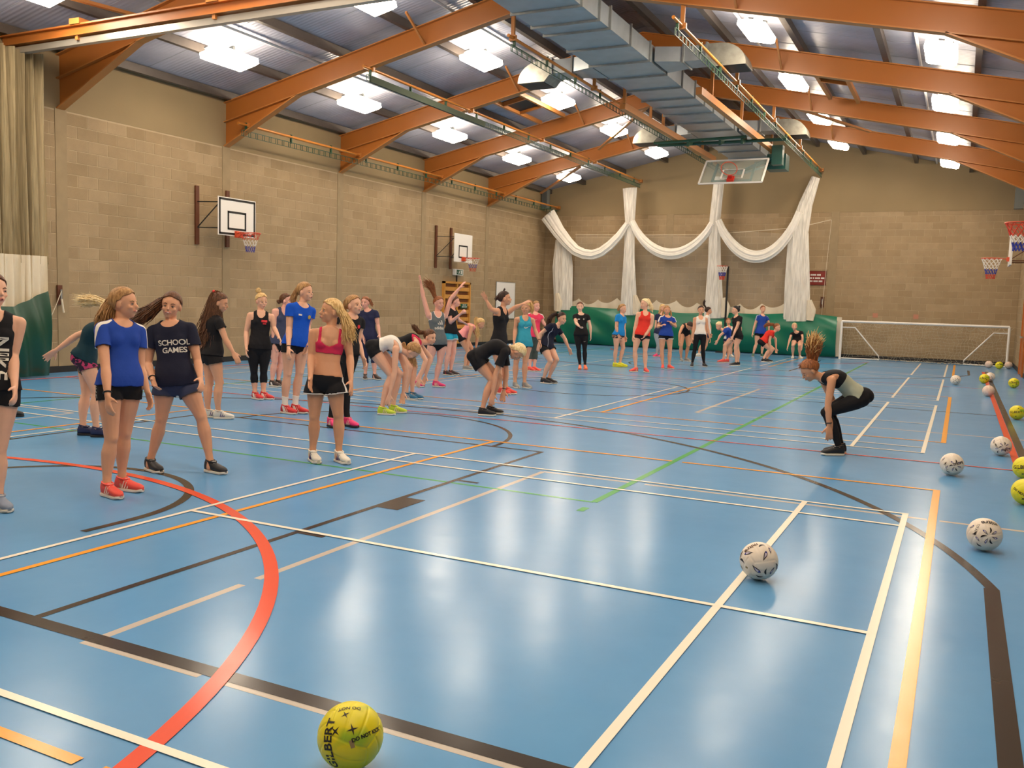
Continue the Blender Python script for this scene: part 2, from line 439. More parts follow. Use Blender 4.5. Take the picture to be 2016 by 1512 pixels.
# ------------------------------------------------------------------ roof
ceiling = tag(obj('ceiling', MB().prism([(XL-.2, roof_z(XL-.0)+.17-.2*SLOPE), (XM, roof_z(XM)+.17), (XR+.2, roof_z(XR)+.17-.2*SLOPE), (XR+.2, roof_z(XR)+.37), (XM, roof_z(XM)+.37), (XL-.2, roof_z(XL)+.37)], 1, YN-.25, YF+.25), M_ROOF), 'white lined pitched roof of the sports hall', kind='structure')
PUR = [-14.7, -13.26, -11.62, -9.98, -8.45, -7.0]
for x in PUR:
    for xx in (x, 2*XM-x):
        z = roof_z(xx)
        obj('purlin', MB().box(xx-.055, xx+.055, YN, YF, z-.0, z+.16), M_PURLIN, ceiling)
M_JOINT = mat('sheet_joint', srgb(150,152,160), .5)
# cross joints of the lining sheets
for k in range(30):
    y = YN+1.1*k+.4
    for sx in (0, 1):
        a = (XL, y, roof_z(XL)+.168) if not sx else (XR, y, roof_z(XR)+.168); b = (XM, y, roof_z(XM)+.168)
        obj('sheet_joint', MB().bar(a, b, .012, .005), M_JOINT, ceiling)
# portal frames: rafter web, flanges and haunches
def slab(poly, y, t): return MB().prism(poly, 1, y-t/2, y+t/2)
RD = .43
for i, y in enumerate(FRAMES):
    fr = empty('portal_frame', (XM, y, roof_z(XM)), None, None, None, 'structure')
    tag(fr, 'orange steel portal frame spanning the hall under the roof')
    for s in (0, 1):
        X = lambda d: XL+d if s == 0 else XR-d
        span = XM-XL; D0 = span
        web = [(X(0), EAVE-RD), (X(0), EAVE), (X(D0), EAVE+SLOPE*D0), (X(D0), EAVE+SLOPE*D0-RD)]
        obj('rafter', slab(web, y, .012), M_ORANGE, fr)
        def fl(a, b, w=.17, t=.02, name='flange'):
            mb = MB().bar((X(a[0]), y, a[1]), (X(b[0]), y, b[1]), w, t); return obj(name, mb, M_ORANGE2, fr)
        fl((0, EAVE-.01), (D0, EAVE+SLOPE*D0-.01)); fl((0, EAVE-RD), (D0, EAVE+SLOPE*D0-RD))
        hz = [(X(0), 4.88), (X(0), EAVE-RD), (X(2.1), EAVE-RD+SLOPE*2.1)]
        obj('haunch', slab(hz, y, .012), M_ORANGE, fr)
        fl((0, 4.88), (2.1, EAVE-RD+SLOPE*2.1), .17, .025, 'haunch_flange')
        for dd in (5.3,):   # fly braces up to the purlin
            obj('fly_brace', MB().bar((X(dd), y-.05, EAVE-RD+SLOPE*dd+.03), (X(dd), y-.75, EAVE+SLOPE*dd+.02), .04, .04), M_ORANGE2, fr)
# wind braces under the sheets
def brace(a, b, label):
    o = obj('wind_brace', MB().bar(a, b, .09, .05), M_ORANGE2); tag(o, label, kind='structure')
brace((-7.8, 19.4, 7.1), (-10.5, 22.5, 6.52), 'orange diagonal wind brace under the roof')
brace((-11.7, 23.9, 6.22), (-14.3, 26.4, 5.7), 'orange diagonal wind brace under the roof')
brace((-4.6, 19.3, 7.0), (-2.3, 21.8, 6.5), 'orange diagonal wind brace under the roof')
brace((-12.3, 6.4, 6.15), (-12.9, 2.5, 6.05), 'orange diagonal wind brace under the roof')
# trimmed openings with extract grilles
def vent(x0, x1, y0, y1):
    z = (roof_z(x0)+roof_z(x1))/2
    r = empty('roof_vent', ((x0+x1)/2, (y0+y1)/2, z), 'black roof grille in an orange trimmer frame, %s slope' % ('left' if x0 < XM else 'right'), 'vent')
    for x in (x0, x1): obj('trimmer', MB().bar((x, 15.0, roof_z(x)-.12), (x, 18.6, roof_z(x)-.12), .08, .1), M_ORANGE2, r)
    for y in (y0, y1): obj('cross_bar', MB().bar((x0, y, roof_z(x0)-.12), (x1, y, roof_z(x1)-.12), .06, .1), M_ORANGE, r)
    obj('grille', MB().bar((x0, (y0+y1)/2, roof_z(x0)-.07), (x1, (y0+y1)/2, roof_z(x1)-.07), y1-y0, .06), M_BLACK, r)
vent(-10.72, -10.02, 16.2, 17.2); vent(-2.95, -2.3, 15.9, 16.7)
# ------------------------------------------------------------------ lamps
def lamp_mat():
    m = bpy.data.materials.new('lamp_diffuser'); nt, N, L, P = nodes_of(m)
    P.inputs['Base Color'].default_value = (.9,.9,.9,1)
    P.inputs['Emission Color'].default_value = (*LAMP_COLOUR,1); P.inputs['Emission Strength'].default_value = LAMP_STRENGTH
    return m
M_LAMP = lamp_mat()
M_HOUSING = mat('lamp_housing', srgb(225,225,222), .35, spec=.5)
ROWS = [(-12.75, 'outer left'), (-9.5, 'inner left'), (-3.55, 'inner right'), (-.35, 'outer right')]
BAYN = ['nearest the camera', 'second bay', 'third bay', 'fourth bay', 'fifth bay', 'sixth bay', 'seventh bay', 'against the far wall']
def make_lamp():
    r = empty('ceiling_lamp', (0,0,0), 'x', 'ceiling light', 'rectangular lamps hung under the roof')
    p = [(-.31,.0),(.31,.0),(.27,-.10),(-.27,-.10)]
    d = MB(); lw = .52
    vs = [(x,y,z) for z,sx,sy in ((.0,.255,lw),(-.10,.255,lw),(-.14,.20,lw-.05)) for x,y in ((-sx,-sy),(sx,-sy),(sx,sy),(-sx,sy))]
    fs = [(3,2,1,0),(8,9,10,11)]+[(4*k+i,4*k+(i+1)%4,4*k+4+(i+1)%4,4*k+4+i) for k in (0,1) for i in range(4)]
    obj('diffuser', d.add(vs, fs), M_LAMP, r)
    h = MB().box(-.16,.16,-.46,.46,.0,.05).box(-.05,.05,-.6,.6,.0,.03)
    obj('housing', h, M_HOUSING, r)
    obj('hanger', MB().bar((0,0,.05),(0,0,.15),.05,.3), M_GALV_D, r)
    return r
def copy_tree(o, parent=None):
    c = o.copy(); C.objects.link(c)
    if parent is not None: c.parent = parent
    for ch in list(o.children): copy_tree(ch, c)
    return c
lamp0 = make_lamp(); first = True
YB = [-3.9+.0, .29, 4.47, 8.65, 12.83, 17.01, 21.19, 25.4]
for (x, rn) in ROWS:
    for k, y in enumerate(YB):
        o = lamp0 if first else copy_tree(lamp0); first = False
        o.location = (x, y, roof_z(x)-.15)
        o.rotation_euler = (0, -math.atan(SLOPE)*(1 if x < XM else -1), 0)
        o['label'] = 'bright rectangular lamp in the %s row, %s' % (rn, 'bay '+BAYN[k] if k in (0,) else BAYN[k])
        WLOC[o.name] = tuple(o.location)
M_CONDUIT = mat('white_conduit', srgb(205,205,205), .4)
for x, rn in ROWS:
    xx = x+(.45 if x < XM else -.45)
    tag(obj('lighting_conduit', MB().tube([(xx, YN, roof_z(xx)+.1), (xx, YF-.1, roof_z(xx)+.1)], .03, 6), M_CONDUIT), 'thin grey conduit running past the %s row of lamps' % rn, 'pipe')

# ------------------------------------------------------------------ warm-air duct on the ridge
duct = empty('air_duct', (XM, 10, 6.64), 'big square galvanised air duct running along the ridge', 'air duct')
DX0, DX1, DZ0, DZ1 = -7.15, -5.86, 6.64, 7.0
M_DUCT = mat('duct_steel', srgb(168,176,180), .36, metal=.5, noise_amt=.12, noise_scale=3)
fl_y = [-4, -2.6, -1.2, .2, 1.6, 3, 4.4, 5.8, 7.2, 8.6, 9.7, 10.53, 11.07, 12.2, 13.4, 14.6, 15.8, 16.9, 17.8, 18.7, 19.9, 21.1, 22.3, 23.5, 24.7, 26.1]
for a, b in zip(fl_y[:-1], fl_y[1:]):
    obj('duct_section', MB().box(DX0, DX1, a+.015, b-.015, DZ0, DZ1), M_DUCT, duct)
    obj('duct_flange', MB().box(DX0-.04, DX1+.04, b-.015, b+.015, DZ0-.04, DZ1+.03), M_GALV, duct)
def outlet(s, y, n):
    """s=-1 left, +1 right: short rectangular branch that ends in a rounded hood blowing down"""
    x0 = DX0-.056 if s < 0 else DX1+.056
    L_ = lambda d: x0+s*d
    t = empty('duct_branch', (L_(1.0), y, 6.6), n, 'air duct', 'side outlets of the ridge duct')
    z0, z1 = 6.66, 6.96
    mb = MB(); mb.add([(L_(0),y-.5,z0),(L_(0),y+.5,z0),(L_(0),y+.5,z1),(L_(0),y-.5,z1),(L_(.55),y-.3,z0),(L_(.55),y+.3,z0),(L_(.55),y+.3,z1),(L_(.55),y-.3,z1)],
                      [(0,1,2,3),(7,6,5,4),(0,4,5,1),(1,5,6,2),(2,6,7,3),(3,7,4,0)])
    obj('elbow', mb, M_DUCT, t)
    obj('branch_run', MB().box(min(L_(.56),L_(1.02)), max(L_(.56),L_(1.02)), y-.3, y+.3, z0, z1), M_DUCT, t)
    for d in (.55, 1.04): obj('joint_flange', MB().box(L_(d)-.02, L_(d)+.02, y-.34, y+.34, z0-.03, z1+.04), M_GALV, t)
    pr = [(L_(1.06), z1)]
    for k in range(0, 9):
        a = PI/2-k*PI/16; pr.append((L_(1.30+.55*math.cos(a)), 6.52+.44*math.sin(a)))
    pr += [(L_(1.85), 6.50), (L_(1.2), 6.50), (L_(1.06), z0)]
    obj('hood', MB().prism(pr, 1, y-.33, y+.33), mat('weathered_zinc', srgb(150,150,140), .4, metal=.5, noise_amt=.25, noise_scale=7), t)
    obj('mouth', MB().box(min(L_(1.22),L_(1.83)), max(L_(1.22),L_(1.83)), y-.3, y+.3, 6.488, 6.50), M_BLACK, t)
outlet(-1, 14.1, 'rounded zinc duct outlet on the left of the ridge duct, nearer one')
outlet(1, 14.1, 'rounded zinc duct outlet on the right of the ridge duct, nearer one')
outlet(-1, 22.0, 'rounded zinc duct outlet on the left of the ridge duct, near the far wall')
outlet(1, 22.0, 'rounded zinc duct outlet on the right of the ridge duct, near the far wall')

# ------------------------------------------------------------------ cricket-net rails
def rail(x, z, y0, y1, hang, label, dense=False):
    t = empty('net_rail', (x, y0, z), label, 'rail', 'curtain rails running the length of the hall')
    obj('rail_tube', MB().tube([(x,y0-.15,z),(x,y1,z)], .032, 10), M_YEL, t, True)
    lad = MB(); zz = z-.13
    lad.bar((x,y0,zz),(x,y1,zz),.022,.014)
    lad.bar((x,y0,z-.25),(x,y1,z-.25),.012,.010)
    obj('track', lad, M_GREENST, t)
    y = y0; links = MB(); n = 0
    while y < y1:
        links.bar((x,y-.03,zz),(x,y-.03,z-.25),.010,.010,(0,1,0)).bar((x,y+.03,zz),(x,y+.03,z-.25),.010,.010,(0,1,0)).bar((x,y-.03,z-.25),(x,y+.03,z-.25),.012,.012)
        y += .22 if not dense else .12
    tag(obj('net_carriers', links, M_GREENST, t), kind='stuff')
    if dense:
        obj('gathered_net', MB().bar((x,y0+.1,z-.2),(x,y0+5.0,z-.2),.06,.13), mat('dark_net', srgb(70,80,66), .9), t)
    y = y0+.1
    while y < y1:
        obj('clamp', MB().bar((x,y,z+.05),(x,y,zz-.02),.05,.03,(0,1,0)), M_GREENST, t); y += 1.5
    for yf in FRAMES+[YF-.3]:
        if y0-.3 < yf < y1+.5:
            ztop = roof_z(x)-RD if yf in FRAMES else z+.02
            if hang and ztop > z+.08:
                obj('hanger', MB().bar((x,yf,z),(x,yf,ztop),.07,.05,(0,1,0)), M_ORANGE2, t)
            obj('bracket', MB().box(x-.07,x+.07,yf-.03,yf+.03,z-.05,z+.05), M_ORANGE2, t)
    obj('end_plate', MB().box(x-.06,x+.06,y1-.02,y1+.1,z-.05,z+.06), M_ORANGE, t)
    return t
rail(-14.25, 5.32, 10.6, 27.95, False, 'long curtain rail close to the left wall')
rail(-10.9, 6.25, 10.6, 27.95, False, 'curtain rail second from the left wall with bunched net', True)
rail(-7.66, 6.55, 10.7, 27.95, True, 'curtain rail hanging left of the ridge duct')
rail(-4.38, 6.42, 10.35, 27.95, True, 'brightly lit curtain rail hanging right of the ridge duct')

# dividing-net beam near the camera
t = empty('divider_beam', (XM, 5.5, 5.56), 'orange beam with a silver curtain track crossing the hall overhead', 'beam')
obj('steel_beam', MB().box(XL+.05, XR-.05, 5.44, 5.56, 5.70, 5.86).box(XL+.05, XR-.05, 5.38, 5.62, 5.845, 5.87).box(XL+.05, XR-.05, 5.38, 5.62, 5.69, 5.71), M_ORANGE, t)
obj('silver_track', MB().box(XL+.05, XR-.05, 5.44, 5.54, 5.56, 5.66), mat('aluminium_track', srgb(190,186,176), .3, metal=.6), t)
for x in (-12.9, -9.9, -6.5, -3.5, -.5):
    obj('beam_clip', MB().box(x-.12,x+.12,5.36,5.64,5.86,5.95).box(x-.03,x+.03,5.4,5.6,5.62,5.70), M_ORANGE2, t)

# ------------------------------------------------------------------ nets and curtains
def net_mat(name, col, alpha, scale):
    m = bpy.data.materials.new(name); nt, N, L, P = nodes_of(m)
    P.inputs['Base Color'].default_value = (*col,1); P.inputs['Roughness'].default_value = .9; P.inputs['Specular IOR Level'].default_value = .1
    geo = N.new('ShaderNodeNewGeometry'); n = N.new('ShaderNodeTexNoise'); n.inputs['Scale'].default_value = scale; n.inputs['Detail'].default_value = 2
    mp = N.new('ShaderNodeMapping'); mp.inputs['Scale'].default_value = (1,1,.06); L.new(geo.outputs['Position'], mp.inputs['Vector']); L.new(mp.outputs['Vector'], n.inputs['Vector'])
    r = N.new('ShaderNodeMapRange'); r.inputs['From Min'].default_value = .3; r.inputs['From Max'].default_value = .7
    r.inputs['To Min'].default_value = max(0, alpha-.3*alpha); r.inputs['To Max'].default_value = min(1, alpha+.3*alpha)
    L.new(n.outputs['Fac'], r.inputs['Value']); L.new(r.outputs['Result'], P.inputs['Alpha'])
    return m
M_NET = net_mat('white_netting', srgb(238,234,224), .86, 30)
M_NET_SWAG = mat('swagged_netting', srgb(240,236,226), .9, noise_amt=.06, noise_scale=6)
M_NET_THIN = net_mat('stretched_netting', srgb(230,222,204), .16, 40)
M_NET_OLD = net_mat('old_netting', srgb(176,160,126), .72, 26)
M_CREAM = mat('cream_canvas', srgb(226,214,190), .75, noise_amt=.05, noise_scale=3)
M_GREENPVC = mat('green_pvc', srgb(16,112,84), .32, noise_amt=.08, noise_scale=1.5, spec=.5)
M_GREENPVC_D = mat('dark_green_pvc', srgb(20,70,52), .3, noise_amt=.08, noise_scale=1.5)
def pleat_column(pts, widths, y, depth, m, parent, name, seed, n=48):
    """hanging bundle of net: pts = centre line (x,z) from top down, widths along it"""
    rs = random.Random(seed); ph = [rs.uniform(0, 6.28) for _ in range(4)]
    P = np.array(pts, float); cum = np.r_[0, np.cumsum(np.hypot(*np.diff(P, axis=0).T))]; cum /= cum[-1]
    W = np.array(widths, float)
    def fn(u, v):
        cx = np.interp(v, cum, P[:,0]); cz = np.interp(v, cum, P[:,1]); w = np.interp(v, cum, W)
        k = max(1e-3, v); i = np.searchsorted(cum, k)-1; i = min(max(i,0), len(P)-2); d = P[i+1]-P[i]; d /= np.hypot(*d); nx, nz = -d[1], d[0]
        s = 2*PI*u
        rad = 1+.09*math.sin(7*s+ph[0]+v*1.5)+.05*math.sin(15*s+ph[1]-v*2)
        return (cx+nx*math.cos(s)*w/2*rad, y+math.sin(s)*depth/2*rad, cz+nz*math.cos(s)*w/2*rad)
    mb = MB().grid(fn, 90, n)
    return obj(name, mb, m, parent, True)
t = empty('cricket_net', (-9.3, 27.5, 0), 'draped white cricket practice nets hanging along the far wall', 'net')
YN_ = 27.5
pleat_column([(-14.43,4.98),(-14.25,4.75),(-13.95,4.35),(-13.55,3.92),(-13.2,3.62),(-12.85,3.48),(-12.5,3.44),(-12.15,3.55),(-11.8,3.8),(-11.45,4.15),(-11.12,4.62)], [.60,.56,.48,.42,.38,.36,.34,.33,.31,.27,.2], YN_-.15, .2, M_NET_SWAG, t, 'net_swag', 1, 70)
def swag(p0, p1, sag, w, y, seed, asym=0):
    pts = []
    for k in range(21):
        u = k/20; pts.append((p0[0]+(p1[0]-p0[0])*u, p0[1]+(p1[1]-p0[1])*u - sag*(4*u*(1-u))**.85*(1+asym*(u-.5))))
    ws = [w*(.75+.5*math.sin(PI*k/20)) for k in range(21)]
    pleat_column(pts, ws, y, .22, M_NET_SWAG, t, 'net_swag', seed, 60)
swag((-11.0,4.7), (-7.95,4.6), 1.15, .30, YN_-.05, 4)
swag((-7.75,4.7), (-4.95,4.95), 1.4, .32, YN_-.05, 5, .2)
pleat_column([(-13.85,4.05),(-13.82,3),(-13.75,1.3)], [.55,.78,.72], YN_+.1, .24, M_NET, t, 'net_column', 6)
pleat_column([(-11.15,5.94),(-11.08,4.7),(-11.05,3.3),(-10.98,1.2)], [.5,.34,.40,.66], YN_, .24, M_NET, t, 'net_column', 7)
pleat_column([(-7.80,6.24),(-7.88,4.7),(-7.82,3.3),(-7.75,1.2)], [.34,.36,.42,.68], YN_, .24, M_NET, t, 'net_column', 8)
pleat_column([(-4.5,6.12),(-4.78,5.2),(-4.95,4.3),(-4.9,2.6),(-4.85,1.2)], [.26,.42,.62,.78,.86], YN_+.05, .26, M_NET, t, 'net_column', 9)
obj('stretched_net', MB().grid(lambda u, v: (-13.4+8.4*u, YN_+.3+.03*math.sin(u*50), 1.5+(2.76+.18*math.sin(PI*u*2)**2*(u>.66)*u-.06*math.sin(PI*((u*3)%1)))*v), 60, 6), M_NET_THIN, t)
obj('head_rope', MB().tube([(-13.4,YN_+.28,4.26),(-11,YN_+.28,4.22),(-7.9,YN_+.28,4.24),(-5.2,YN_+.28,4.44),(-4.75,YN_+.1,4.5),(-4.0,YF-.05,4.74)], .011, 6), M_CREAM, t)
# canvas skirt with scalloped top and leaning green sheet below
def skirt_top(x):
    k = ((x+13.9)/.78) % 1.0
    return 1.80-.19*math.sin(PI*k)**.8+.05*math.sin(x*3.1)
obj('canvas_skirt', MB().grid(lambda u, v: (-13.9+9.5*u, YN_+.22+.03*math.sin(u*130)+.03*math.sin(u*37), 1.2+(skirt_top(-13.9+9.5*u)-1.2)*v), 260, 5), M_CREAM, t, True)
for x, s in ((-13.95,1),(-10.75,2),(-7.4,3),(-4.45,4)):
    pleat_column([(x,1.95),(x+.08,1.6),(x+.05,1.25)], [.14,.3,.22], YN_-.05, .12, M_CREAM, t, 'canvas_bunch', s+20, 10)
def green(u, v):
    x = -13.95+10.45*u; top = 1.42+.04*math.sin(u*9)+.03*math.sin(u*23)
    bulge = .25*math.sin(PI*v)**.8+.05*math.sin(u*19+v*3)*math.sin(PI*v)+.035*math.sin(u*47+v*6)*math.sin(PI*v)+.02*math.sin(v*11+u*31)
    return (x, YN_+.12-bulge, .03+(top-.03)*v)
obj('green_sheet', MB().grid(green, 200, 20), M_GREENPVC, t, True)
obj('sheet_edge', MB().grid(lambda u, v: (-3.52+.16*u, YN_+.1-.1*v, .05+1.35*v-.0*u), 2, 6), M_CREAM, t)
# near divider net, gathered at the left wall
t = empty('divider_net', (-14.3, 5.5, 0), 'old tan dividing net bunched at the left wall with a dark green foot', 'net')
def bunch(z0, z1, y0, y1, amp, m, name, x=-14.4, taper=0, n=24, seed=0):
    rs = random.Random(seed); p = [rs.uniform(0,6) for _ in range(5)]
    def fn(u, v):
        yy = y0+(y1-y0)*u*(1-taper*(1-v))
        return (x+amp*math.sin(u*46+p[0]+v*.8)+amp*.6*math.sin(u*91+p[1]-v*1.3), yy+.02*math.sin(u*60), z0+(z1-z0)*v)
    return obj(name, MB().grid(fn, 150, n), m, t, True)
bunch(2.0, 5.62, 4.6, 5.86, .09, M_NET_OLD, 'net_curtain', seed=1)
bunch(1.9, 5.60, 4.6, 5.84, .07, M_NET_OLD, 'net_curtain', x=-14.55, seed=5)
bunch(1.15, 2.14, 4.6, 5.8, .035, M_CREAM, 'canvas_band', x=-14.3, seed=2)
obj('green_foot', MB().grid(lambda u, v: (-14.2+.15*math.sin(PI*v)*(1-.3*u)+.03*math.sin(u*23+v*4), 4.5+1.27*u*(1-.02*v), .03+(1.22+.16*u*u*0+.28*(u>.5)*(u-.5)*2)*v), 60, 14), M_GREENPVC_D, t, True)
# wall cleats and cords
def cleat(x, y, z, n, s):
    t = empty('cord_cleat', (x, y, z), n, 'cleat', 'wooden cord cleats on the walls')
    if s == 0:
        obj('backboard', MB().box(XL+.012, XL+.05, y-.05, y+.05, z, z+.36), M_WOOD_D, t); obj('cleat_hook', MB().bar((XL+.08,y,z+.1),(XL+.08,y,z+.28),.025,.025), M_GALV, t)
        obj('cord', MB().tube([(XL+.09,y,z+.25),(XL+.1,y-.12,z+.0),(XL+.1,y-.28,z-.32)], .008, 6).tube([(XL+.09,y,z+.1),(XL+.1,y+.03,z-.15)], .02, 6), M_CREAM, t)
    else:
        obj('backboard', MB().box(x-.06, x+.06, YF-.05, YF-.014, z, z+.36), M_WOOD_D, t); obj('cleat_hook', MB().bar((x,YF-.08,z+.1),(x,YF-.08,z+.28),.025,.025), M_GALV, t)
        obj('cord', MB().tube([(-3.98,YF-.06,4.74),(x+.06,YF-.06,3),(x+.02,YF-.07,z+.2),(x-.02,YF-.06,.3)], .008, 6), M_CREAM, t)


cleat(XL, 6.47, 1.28, 'small dark wooden cord cleat on the left wall by the near net', 0)
cleat(-4.12, YF, 1.72, 'small brown wooden cord cleat on the far wall by the white net', 1)

# ------------------------------------------------------------------ hoops
M_RIM = mat('orange_red_rim', srgb(206,76,40), .4)
M_TH = {'w': mat('white_cord', srgb(232,226,216), .8), 'b': mat('blue_cord', srgb(52,62,160), .8), 'r': mat('red_cord', srgb(206,70,50), .8)}
def hoop_net(parent, c, R, H, bands, thick=.006):
    """diamond net: bands = list of (colour, fraction)"""
    n = 12; z = 0
    prof = lambda f: R*(1-.58*min(1, f*1.15)**.8) if f < .87 else R*.42
    f0 = 0
    for col, fr in bands:
        rows = max(1, round(fr*7)); mb = MB()
        for k in range(rows):
            fa = f0+fr*k/rows; fb = f0+fr*(k+1)/rows
            for j in range(n):
                for s in (-1,1):
                    a = 2*PI*(j+.5*(k%2))/n; b = a+s*PI/n
                    mb.bar((c[0]+prof(fa)*math.cos(a), c[1]+prof(fa)*math.sin(a), c[2]-H*fa), (c[0]+prof(fb)*math.cos(b), c[1]+prof(fb)*math.sin(b), c[2]-H*fb), thick, thick)
        obj('net_band', mb, M_TH[col], parent); f0 += fr
def ring(c, R, r=.012, n=28):
    return MB().tube([(c[0]+R*math.cos(2*PI*k/n), c[1]+R*math.sin(2*PI*k/n), c[2]) for k in range(n)], r, 6, True)
def wall_hoop(y0, y1, z0, z1, xb, rim_z, rim_y, border, label, bands, posts):
    t = empty('basketball_backboard', (xb, (y0+y1)/2, z0), label, 'basketball hoop')
    obj('board', MB().box(xb-.02, xb, y0, y1, z0, z1), M_WHITE, t)
    m = MB(); x = xb+.002; w = .045
    if border:
        a,b,c,d = y0+.02,y1-.02,z0+.02,z1-.02
        m.box(x-.002,x+.003,a,b,c,c+w).box(x-.002,x+.003,a,b,d-w,d).box(x-.002,x+.003,a,a+w,c,d).box(x-.002,x+.003,b-w,b,c,d)
        obj('black_border', m, M_BLACK, t)
    yc = (y0+y1)/2; m = MB(); a, b = yc-.3, yc+.27; c, d = z0+.13, z0+.54
    m.box(x-.002,x+.003,a,b,c,c+w).box(x-.002,x+.003,a,b,d-w,d).box(x-.002,x+.003,a,a+w,c,d).box(x-.002,x+.003,b-w,b,c,d)
    obj('target_square', m, M_BLACK, t)
    for yp in posts: obj('wall_post', MB().box(XL+.02, XL+.06, yp-.05, yp+.05, z0-.22, z1+.22), M_WOOD_D, t)
    st = MB()
    for yp in posts:
        for z in (z0+.15, z1-.12): st.bar((XL+.05,yp,z),(xb-.02,min(max(yp,y0+.08),y1-.1),z),.02,.02)
        st.bar((XL+.05,yp,z0+.15),(xb-.03,min(max(yp,y0+.08),y1-.1),z1-.12),.02,.02)
    obj('strut', st, M_BLACK, t)
    cx = xb+.15+.225
    obj('rim', ring((cx, rim_y, rim_z), .225, .011), M_RIM, t, True)
    obj('rim_plate', MB().box(xb, xb+.06, rim_y-.09, rim_y+.09, rim_z-.1, rim_z+.04).bar((xb+.05,rim_y-.07,rim_z-.01),(cx-.18,rim_y-.11,rim_z),.015,.02).bar((xb+.05,rim_y+.07,rim_z-.01),(cx-.18,rim_y+.11,rim_z),.015,.02)
        .bar((xb+.03,rim_y,rim_z-.1),(cx+.0,rim_y-.2,rim_z),.012,.012).bar((xb+.03,rim_y,rim_z-.1),(cx+.0,rim_y+.2,rim_z),.012,.012), M_RIM, t)
    hoop_net(t, (cx, rim_y, rim_z), .22, .42, bands)
wall_hoop(9.92, 11.07, 2.85, 3.68, -14.3, 2.92, 10.5, True, 'wall-mounted backboard with a thick black border and a striped net', [('r',.35),('w',.33),('b',.32)], (9.84, 10.75))
wall_hoop(20.05, 21.2, 2.80, 3.70, -14.3, 2.93, 20.6, False, 'plain white wall backboard above the exit sign, farther of the two', [('w',.45),('b',.28),('r',.27)], (19.82, 20.75))

# two hoops on the right wall, cut by the frame
t = empty('basketball_backboard', (XR, 11.0, 2.6), 'right-hand hoop with a long red white and blue net at the frame edge', 'basketball hoop')
obj('board', MB().box(XR-.62, XR-.60, 10.4, 11.6, 2.9, 3.8), M_WHITE, t)
obj('rim', ring((.99, 11.0, 3.03), .225, .011), M_RIM, t, True); obj('rim_plate', MB().box(XR-.68, XR-.62, 10.9, 11.1, 2.93, 3.07), M_RIM, t)
obj('wall_post', MB().box(XR-.07, XR-.025, 10.5, 10.6, 2.6, 4.0).box(XR-.07, XR-.025, 11.4, 11.5, 2.6, 4.0).bar((XR-.6,10.55,3.6),(XR-.06,10.55,3.6),.02,.02).bar((XR-.6,11.45,3.6),(XR-.06,11.45,3.6),.02,.02), M_WOOD_D, t)
hoop_net(t, (.99, 11.0, 3.03), .22, .42, [('r',.45),('w',.25),('b',.3)], .011)
t = empty('basketball_backboard', (XR, 20.6, 2.5), 'far hoop on the right wall seen edge-on', 'basketball hoop')
obj('board', MB().box(1.22, 1.26, 20.0, 21.2, 2.85, 3.6), M_WHITE, t)
obj('rim', ring((.84, 20.5, 3.02), .235, .011), M_RIM, t, True); obj('rim_plate', MB().box(1.16, 1.22, 20.4, 20.6, 2.95, 3.05).bar((1.2,20.5,3.0),(1.05,20.5,3.02),.02,.02), M_RIM, t)
obj('wall_post', MB().box(XR-.07, XR-.025, 20.1, 20.2, 2.6, 3.8).bar((1.26,20.15,3.0),(XR-.04,20.15,3.4),.02,.02).bar((1.26,20.15,2.95),(XR-.04,20.15,2.95),.02,.03).bar((1.26,21.0,2.95),(XR-.04,21.0,2.95),.02,.03), M_WOOD_D, t)
hoop_net(t, (.84, 20.5, 3.02), .23, .5, [('w',.52),('b',.26),('r',.22)], .011)

# netball post at the far end
t = empty('netball_post', (-7.2, 27.1, 0), 'tall thin netball post standing at the far net', 'netball post')
obj('pole', MB().tube([(-7.2,27.0,.05),(-7.2,27.0,3.05)], .035, 10), M_BLACK, t, True)
obj('base', MB().bar((-7.2,26.8,.03),(-7.2,27.2,.03),.5,.05), M_BLACK, t)
obj('rim', ring((-7.35, 26.78, 3.05), .19, .01), M_RIM, t, True); obj('arm', MB().bar((-7.2,27.0,3.05),(-7.3,26.95,3.05),.02,.02), M_BLACK, t)
hoop_net(t, (-7.35, 26.78, 3.05), .19, .48, [('w',.46),('b',.27),('r',.27)], .013)

# folded-up glass backstop under the ridge
t = empty('ceiling_backstop', (-5.8, 21.5, 5.2), 'glass basketball backboard folded up under the roof', 'basketball hoop')
PB = np.array([-5.92, 21.2, 5.16]); PT = np.array([-5.92, 22.0, 5.93]); up = (PT-PB)/np.linalg.norm(PT-PB); ex = np.array([1.,0,0]); nn = np.cross(ex, up)
def bp_(a, b, c=0): return tuple(PB+ex*a+up*b+nn*c)
fw = .045
fm = MB()
for a, b in (((-.9,0),(.9,0)),((-.9,1.1),(.9,1.1)),((-.9,0),(-.9,1.1)),((.9,0),(.9,1.1))): fm.bar(bp_(*a), bp_(*b), fw, fw)
obj('board_frame', fm, M_WHITE, t)
m = bpy.data.materials.new('backboard_glass'); nt, N, L, P = nodes_of(m); P.inputs['Base Color'].default_value = (*srgb(190,205,200),1); P.inputs['Roughness'].default_value = .05; P.inputs['Alpha'].default_value = .28
obj('glass', MB().add([bp_(-.88,.02),bp_(.88,.02),bp_(.88,1.08),bp_(-.88,1.08),bp_(-.88,.02,-.012),bp_(.88,.02,-.012),bp_(.88,1.08,-.012),bp_(-.88,1.08,-.012)], [(0,1,2,3),(7,6,5,4),(0,4,5,1),(1,5,6,2),(2,6,7,3),(3,7,4,0)]), m, t)
fm = MB()
for a, b in (((-.3,.2),(.3,.2)),((-.3,.62),(.3,.62)),((-.3,.2),(-.3,.62)),((.3,.2),(.3,.62))): fm.bar(bp_(*a,.01), bp_(*b,.01), .05, .01)
obj('target_square', fm, M_WHITE, t)
